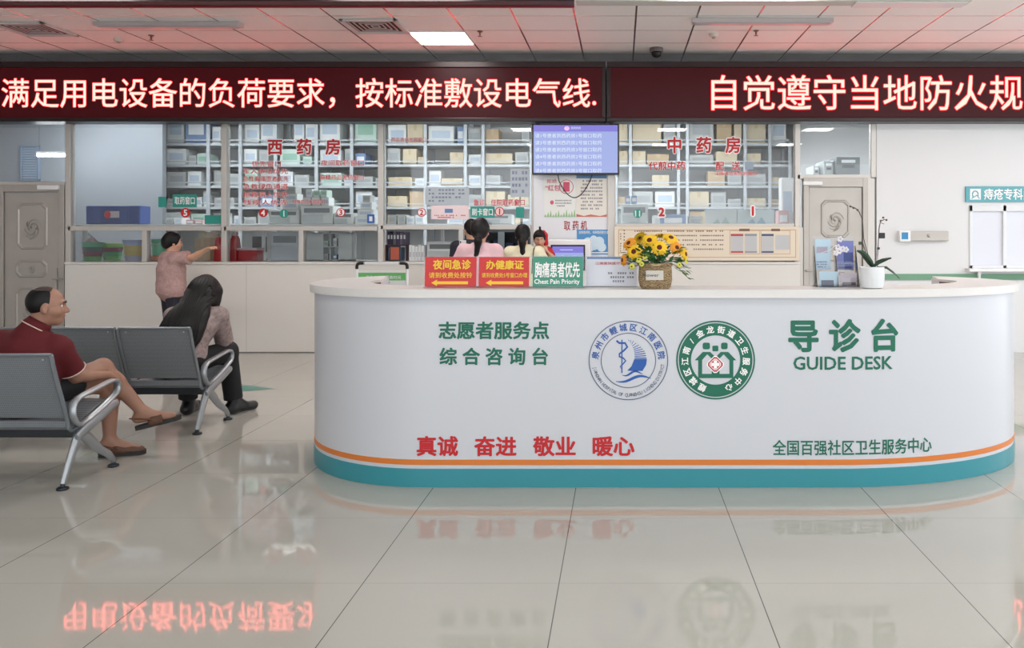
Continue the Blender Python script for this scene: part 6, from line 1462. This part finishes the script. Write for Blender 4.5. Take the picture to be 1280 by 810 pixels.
M_PINK_ = mat('dusty pink blouse', (178, 144, 140), .85, noise=.40, nscale=46); M_NAVY = mat('navy trousers', (32, 34, 46), .8)
# woman reaching to the low window
body, P, A, J, Q = standing(PX(214, 9.62), 9.62, 1.44, 42, 'standing woman in a dusty pink blouse reaching up to the low window', dict(shirt=M_PINK_, sleeve=.75, shirt_g=.026, hem=.02, wob=.003, pants=M_NAVY, shoes=M_BLACK, build=1.06, hs=1.06),
    arms=dict(elR=(.36, .14, 1.34), wrR=(.56, .22, 1.44), hdR=(.85, .2, .25), pnR=(0, .3, -1), thR=(0, 1, .3)), headturn=8)
s_ = 1.44 / 1.66 * 1.06
sdf_obj(cap(P, A, s_, thick=.014) + [ell(P(0, -.075, -.005), (.066 * s_, .05 * s_, .07 * s_), A, .03)], .006, 'hair', M_HAIR, body, wob=.002)
# woman with a ponytail holding a phone
M_ROSE = mat('pale pink blouse', (222, 184, 190), .8, noise=.06, nscale=30)
body, P, A, J, Q = standing(PX(600, 8.5), 8.5, 1.575, 0, 'woman in a pale pink blouse with a low ponytail, holding a phone at the window', dict(shirt=M_ROSE, sleeve=.9, shirt_g=.022, hem=.06, wob=.002, pants=M_NAVY, shoes=M_BLACK, hs=1.08, curlL=.9),
    arms=dict(elL=(-.29, .02, 1.06), wrL=(-.25, .16, 1.22), hdL=(.15, .15, 1), pnL=(.6, -.8, 0), thL=(.8, .3, .3)))
s_ = 1.575 / 1.66 * 1.08
sdf_obj(cap(P, A, s_, thick=.016) + [ell(P(0, -.07, .0), (.075 * s_, .055 * s_, .075 * s_), A, .03), cone(P(0, -.112, -.055), P(.0, -.125, -.10), .026, .034, .02), cone(P(0, -.125, -.10), P(-.018, -.105, -.24), .036, .022, .03), cone(P(-.018, -.105, -.24), P(-.03, -.10, -.33), .022, .006, .02)], .006, 'hair', M_HAIR, body, wob=.0025)
MB().tube([P(.028 * math.cos(t_), -.115 + .028 * math.sin(t_), -.062) - V3(wloc(body)) for t_ in np.linspace(0, 2 * math.pi, 14)[:-1]], .006, 6, closed=True).build('hair_tie', mat('dark hair tie', (60, 30, 40), .6), body, smooth='all')
hd = J['wrL'] + nrm(J['hdL']) * .10 * .95
ph = thing('mobile_phone', 'white mobile phone held up by the woman with the low ponytail', 'phone', tuple(hd + V3((.028, -.036, .03))), R(-8))
MB().box(-.036, .036, -.004, .004, -.075, .075, 0, .003).build('case', mat('phone white', (224, 226, 230), .3), ph); MB().box(-.03, -.016, -.006, -.004, .045, .065, 0, .001).build('camera_plate', M_DARK, ph)
# woman carrying the child
M_CREAM = mat('cream blouse', (232, 226, 196), .8, noise=.04, nscale=30)
body, P, A, J, Q = standing(PX(660, 9.2), 9.2, 1.53, 8, 'woman in a cream blouse carrying a small child over her shoulder', dict(shirt=M_CREAM, sleeve=.85, shirt_g=.024, hem=.05, wob=.002, pants=M_NAVY, shoes=M_BLACK, curlR=.6),
    arms=dict(elR=(.26, .10, 1.06), wrR=(.10, .27, 1.08), hdR=(-.9, .2, .1), pnR=(0, -.6, .8), thR=(0, .5, 1), elL=(-.22, .06, 1.03), wrL=(-.06, .26, .98), hdL=(.9, .2, 0), pnL=(0, -.6, .8), thL=(0, .5, 1)), headturn=-14, lean=(-.10, 0))
s_ = 1.53 / 1.66
sdf_obj(cap(P, A, s_, thick=.016) + [ell(P(0, -.07, .0), (.072 * s_, .055 * s_, .08 * s_), A, .03), cone(P(0.0, -.11, -.03), P(.0, -.125, -.09), .03, .034, .02), cone(P(0, -.125, -.09), P(.0, -.115, -.20), .036, .026, .03), cone(P(0, -.115, -.20), P(.008, -.11, -.27), .024, .006, .02)], .006, 'hair', M_HAIR, body, wob=.002)
b0 = V3(wloc(body)); mb = MB().tube([Q(.135, .08, 1.36) - b0, Q(.145, .0, 1.395) - b0, Q(.14, -.085, 1.36) - b0, Q(.12, -.125, 1.22) - b0, Q(.10, -.13, 1.08) - b0], .010, 8, flat=.5, up=(1, 0, 0)); mb.build('bag_strap', M_DARK, body, smooth='all')
# child looking back over her shoulder
cx_, cy_ = PX(674, 9.35), 9.37; zh = PZ(299, 9.35)
J = dict(pelvis=(cx_ + .02, cy_ + .07, zh - .40), hipL=(cx_ + .07, cy_ + .07, zh - .41), hipR=(cx_ - .03, cy_ + .07, zh - .41), chest=(cx_ + .01, cy_ + .06, zh - .22), neck=(cx_, cy_ + .04, zh - .105), shL=(cx_ + .095, cy_ + .05, zh - .13), shR=(cx_ - .075, cy_ + .05, zh - .13),
         head=(cx_, cy_, zh), face=(.12, -1, -.22), up=(0, 0, 1), elL=(cx_ + .15, cy_ + .0, zh - .20), wrL=(cx_ + .085, cy_ - .075, zh - .125), hdL=(-.7, -.1, .7), pnL=(-.3, .9, .2), thL=(-.5, 0, 1), elR=(cx_ - .12, cy_ + .02, zh - .24), wrR=(cx_ - .06, cy_ - .0, zh - .30), hdR=(0.3, 0, -1), pnR=(0, 1, 0), thR=(1, 0, 0),
         knL=(cx_ + .14, cy_ - .05, zh - .50), anL=(cx_ + .16, cy_ + .05, zh - .66), toeL=(cx_ + .16, cy_ - .03, zh - .70), knR=(cx_ - .09, cy_ + .10, zh - .58), anR=(cx_ - .09, cy_ + .12, zh - .76), toeR=(cx_ - .09, cy_ + .04, zh - .80))
M_REDC = mat('red child jacket', (200, 44, 52), .8)
body, P, A, J = build_person('small child with a hair tuft and red top, held by the woman in cream', J, dict(shirt=M_REDC, sleeve=.8, shirt_g=.012, pants=M_NAVY, s=.58, head_s=.80, h=.005, curlL=1.0), (cx_, cy_, zh - .8), h=.007)
sdf_obj(cap(P, A, .80, thick=.013) + [ell(P(0, .07, .075), (.055 * .8, .03 * .8, .03 * .8), A, .02), cone(P(-.005, -.01, .12), P(-.005, -.01, .165), .022, .012, .015)], .005, 'hair', M_HAIR, body, wob=.0015)
mb = MB(); b0 = V3(wloc(body))
for s__ in (-1, 1): mb.ball(P(.028 * s__ - .005, .0, .145) - b0, (.016, .006, .011), 6)
mb.build('hair_bow', mat('white bow', (230, 226, 226), .6), body, smooth='all')
sdf_obj([cone(P(-.085, -.03, .05), P(-.09, -.03, -.07), .022, .028, .03), cone(P(-.085, -.03, .05), P(-.06, -.05, .095), .020, .018, .03)], .006, 'red_hood', M_REDC, body)
# man in navy beyond the ponytail
M_NVT = mat('navy shirt', (30, 34, 48), .8)
body, P, A, J, Q = standing(PX(588, 9.75), 9.78, 1.60, -6, 'person in a dark navy top partly hidden behind the woman with the phone', dict(shirt=M_NVT, sleeve=1.5, shirt_g=.02, pants=M_BLK, shoes=M_BLACK, curlL=.6, curlR=.6), headturn=-25,
    arms=dict(elR=(.24, .14, 1.08), wrR=(.14, .24, 1.12), hdR=(-.3, .9, 0), pnR=(0, 0, -1), thR=(-1, 0, 0)))
s_ = 1.60 / 1.66; sdf_obj(cap(P, A, s_, thick=.010), .006, 'hair', M_HAIR, body, wob=.0015)
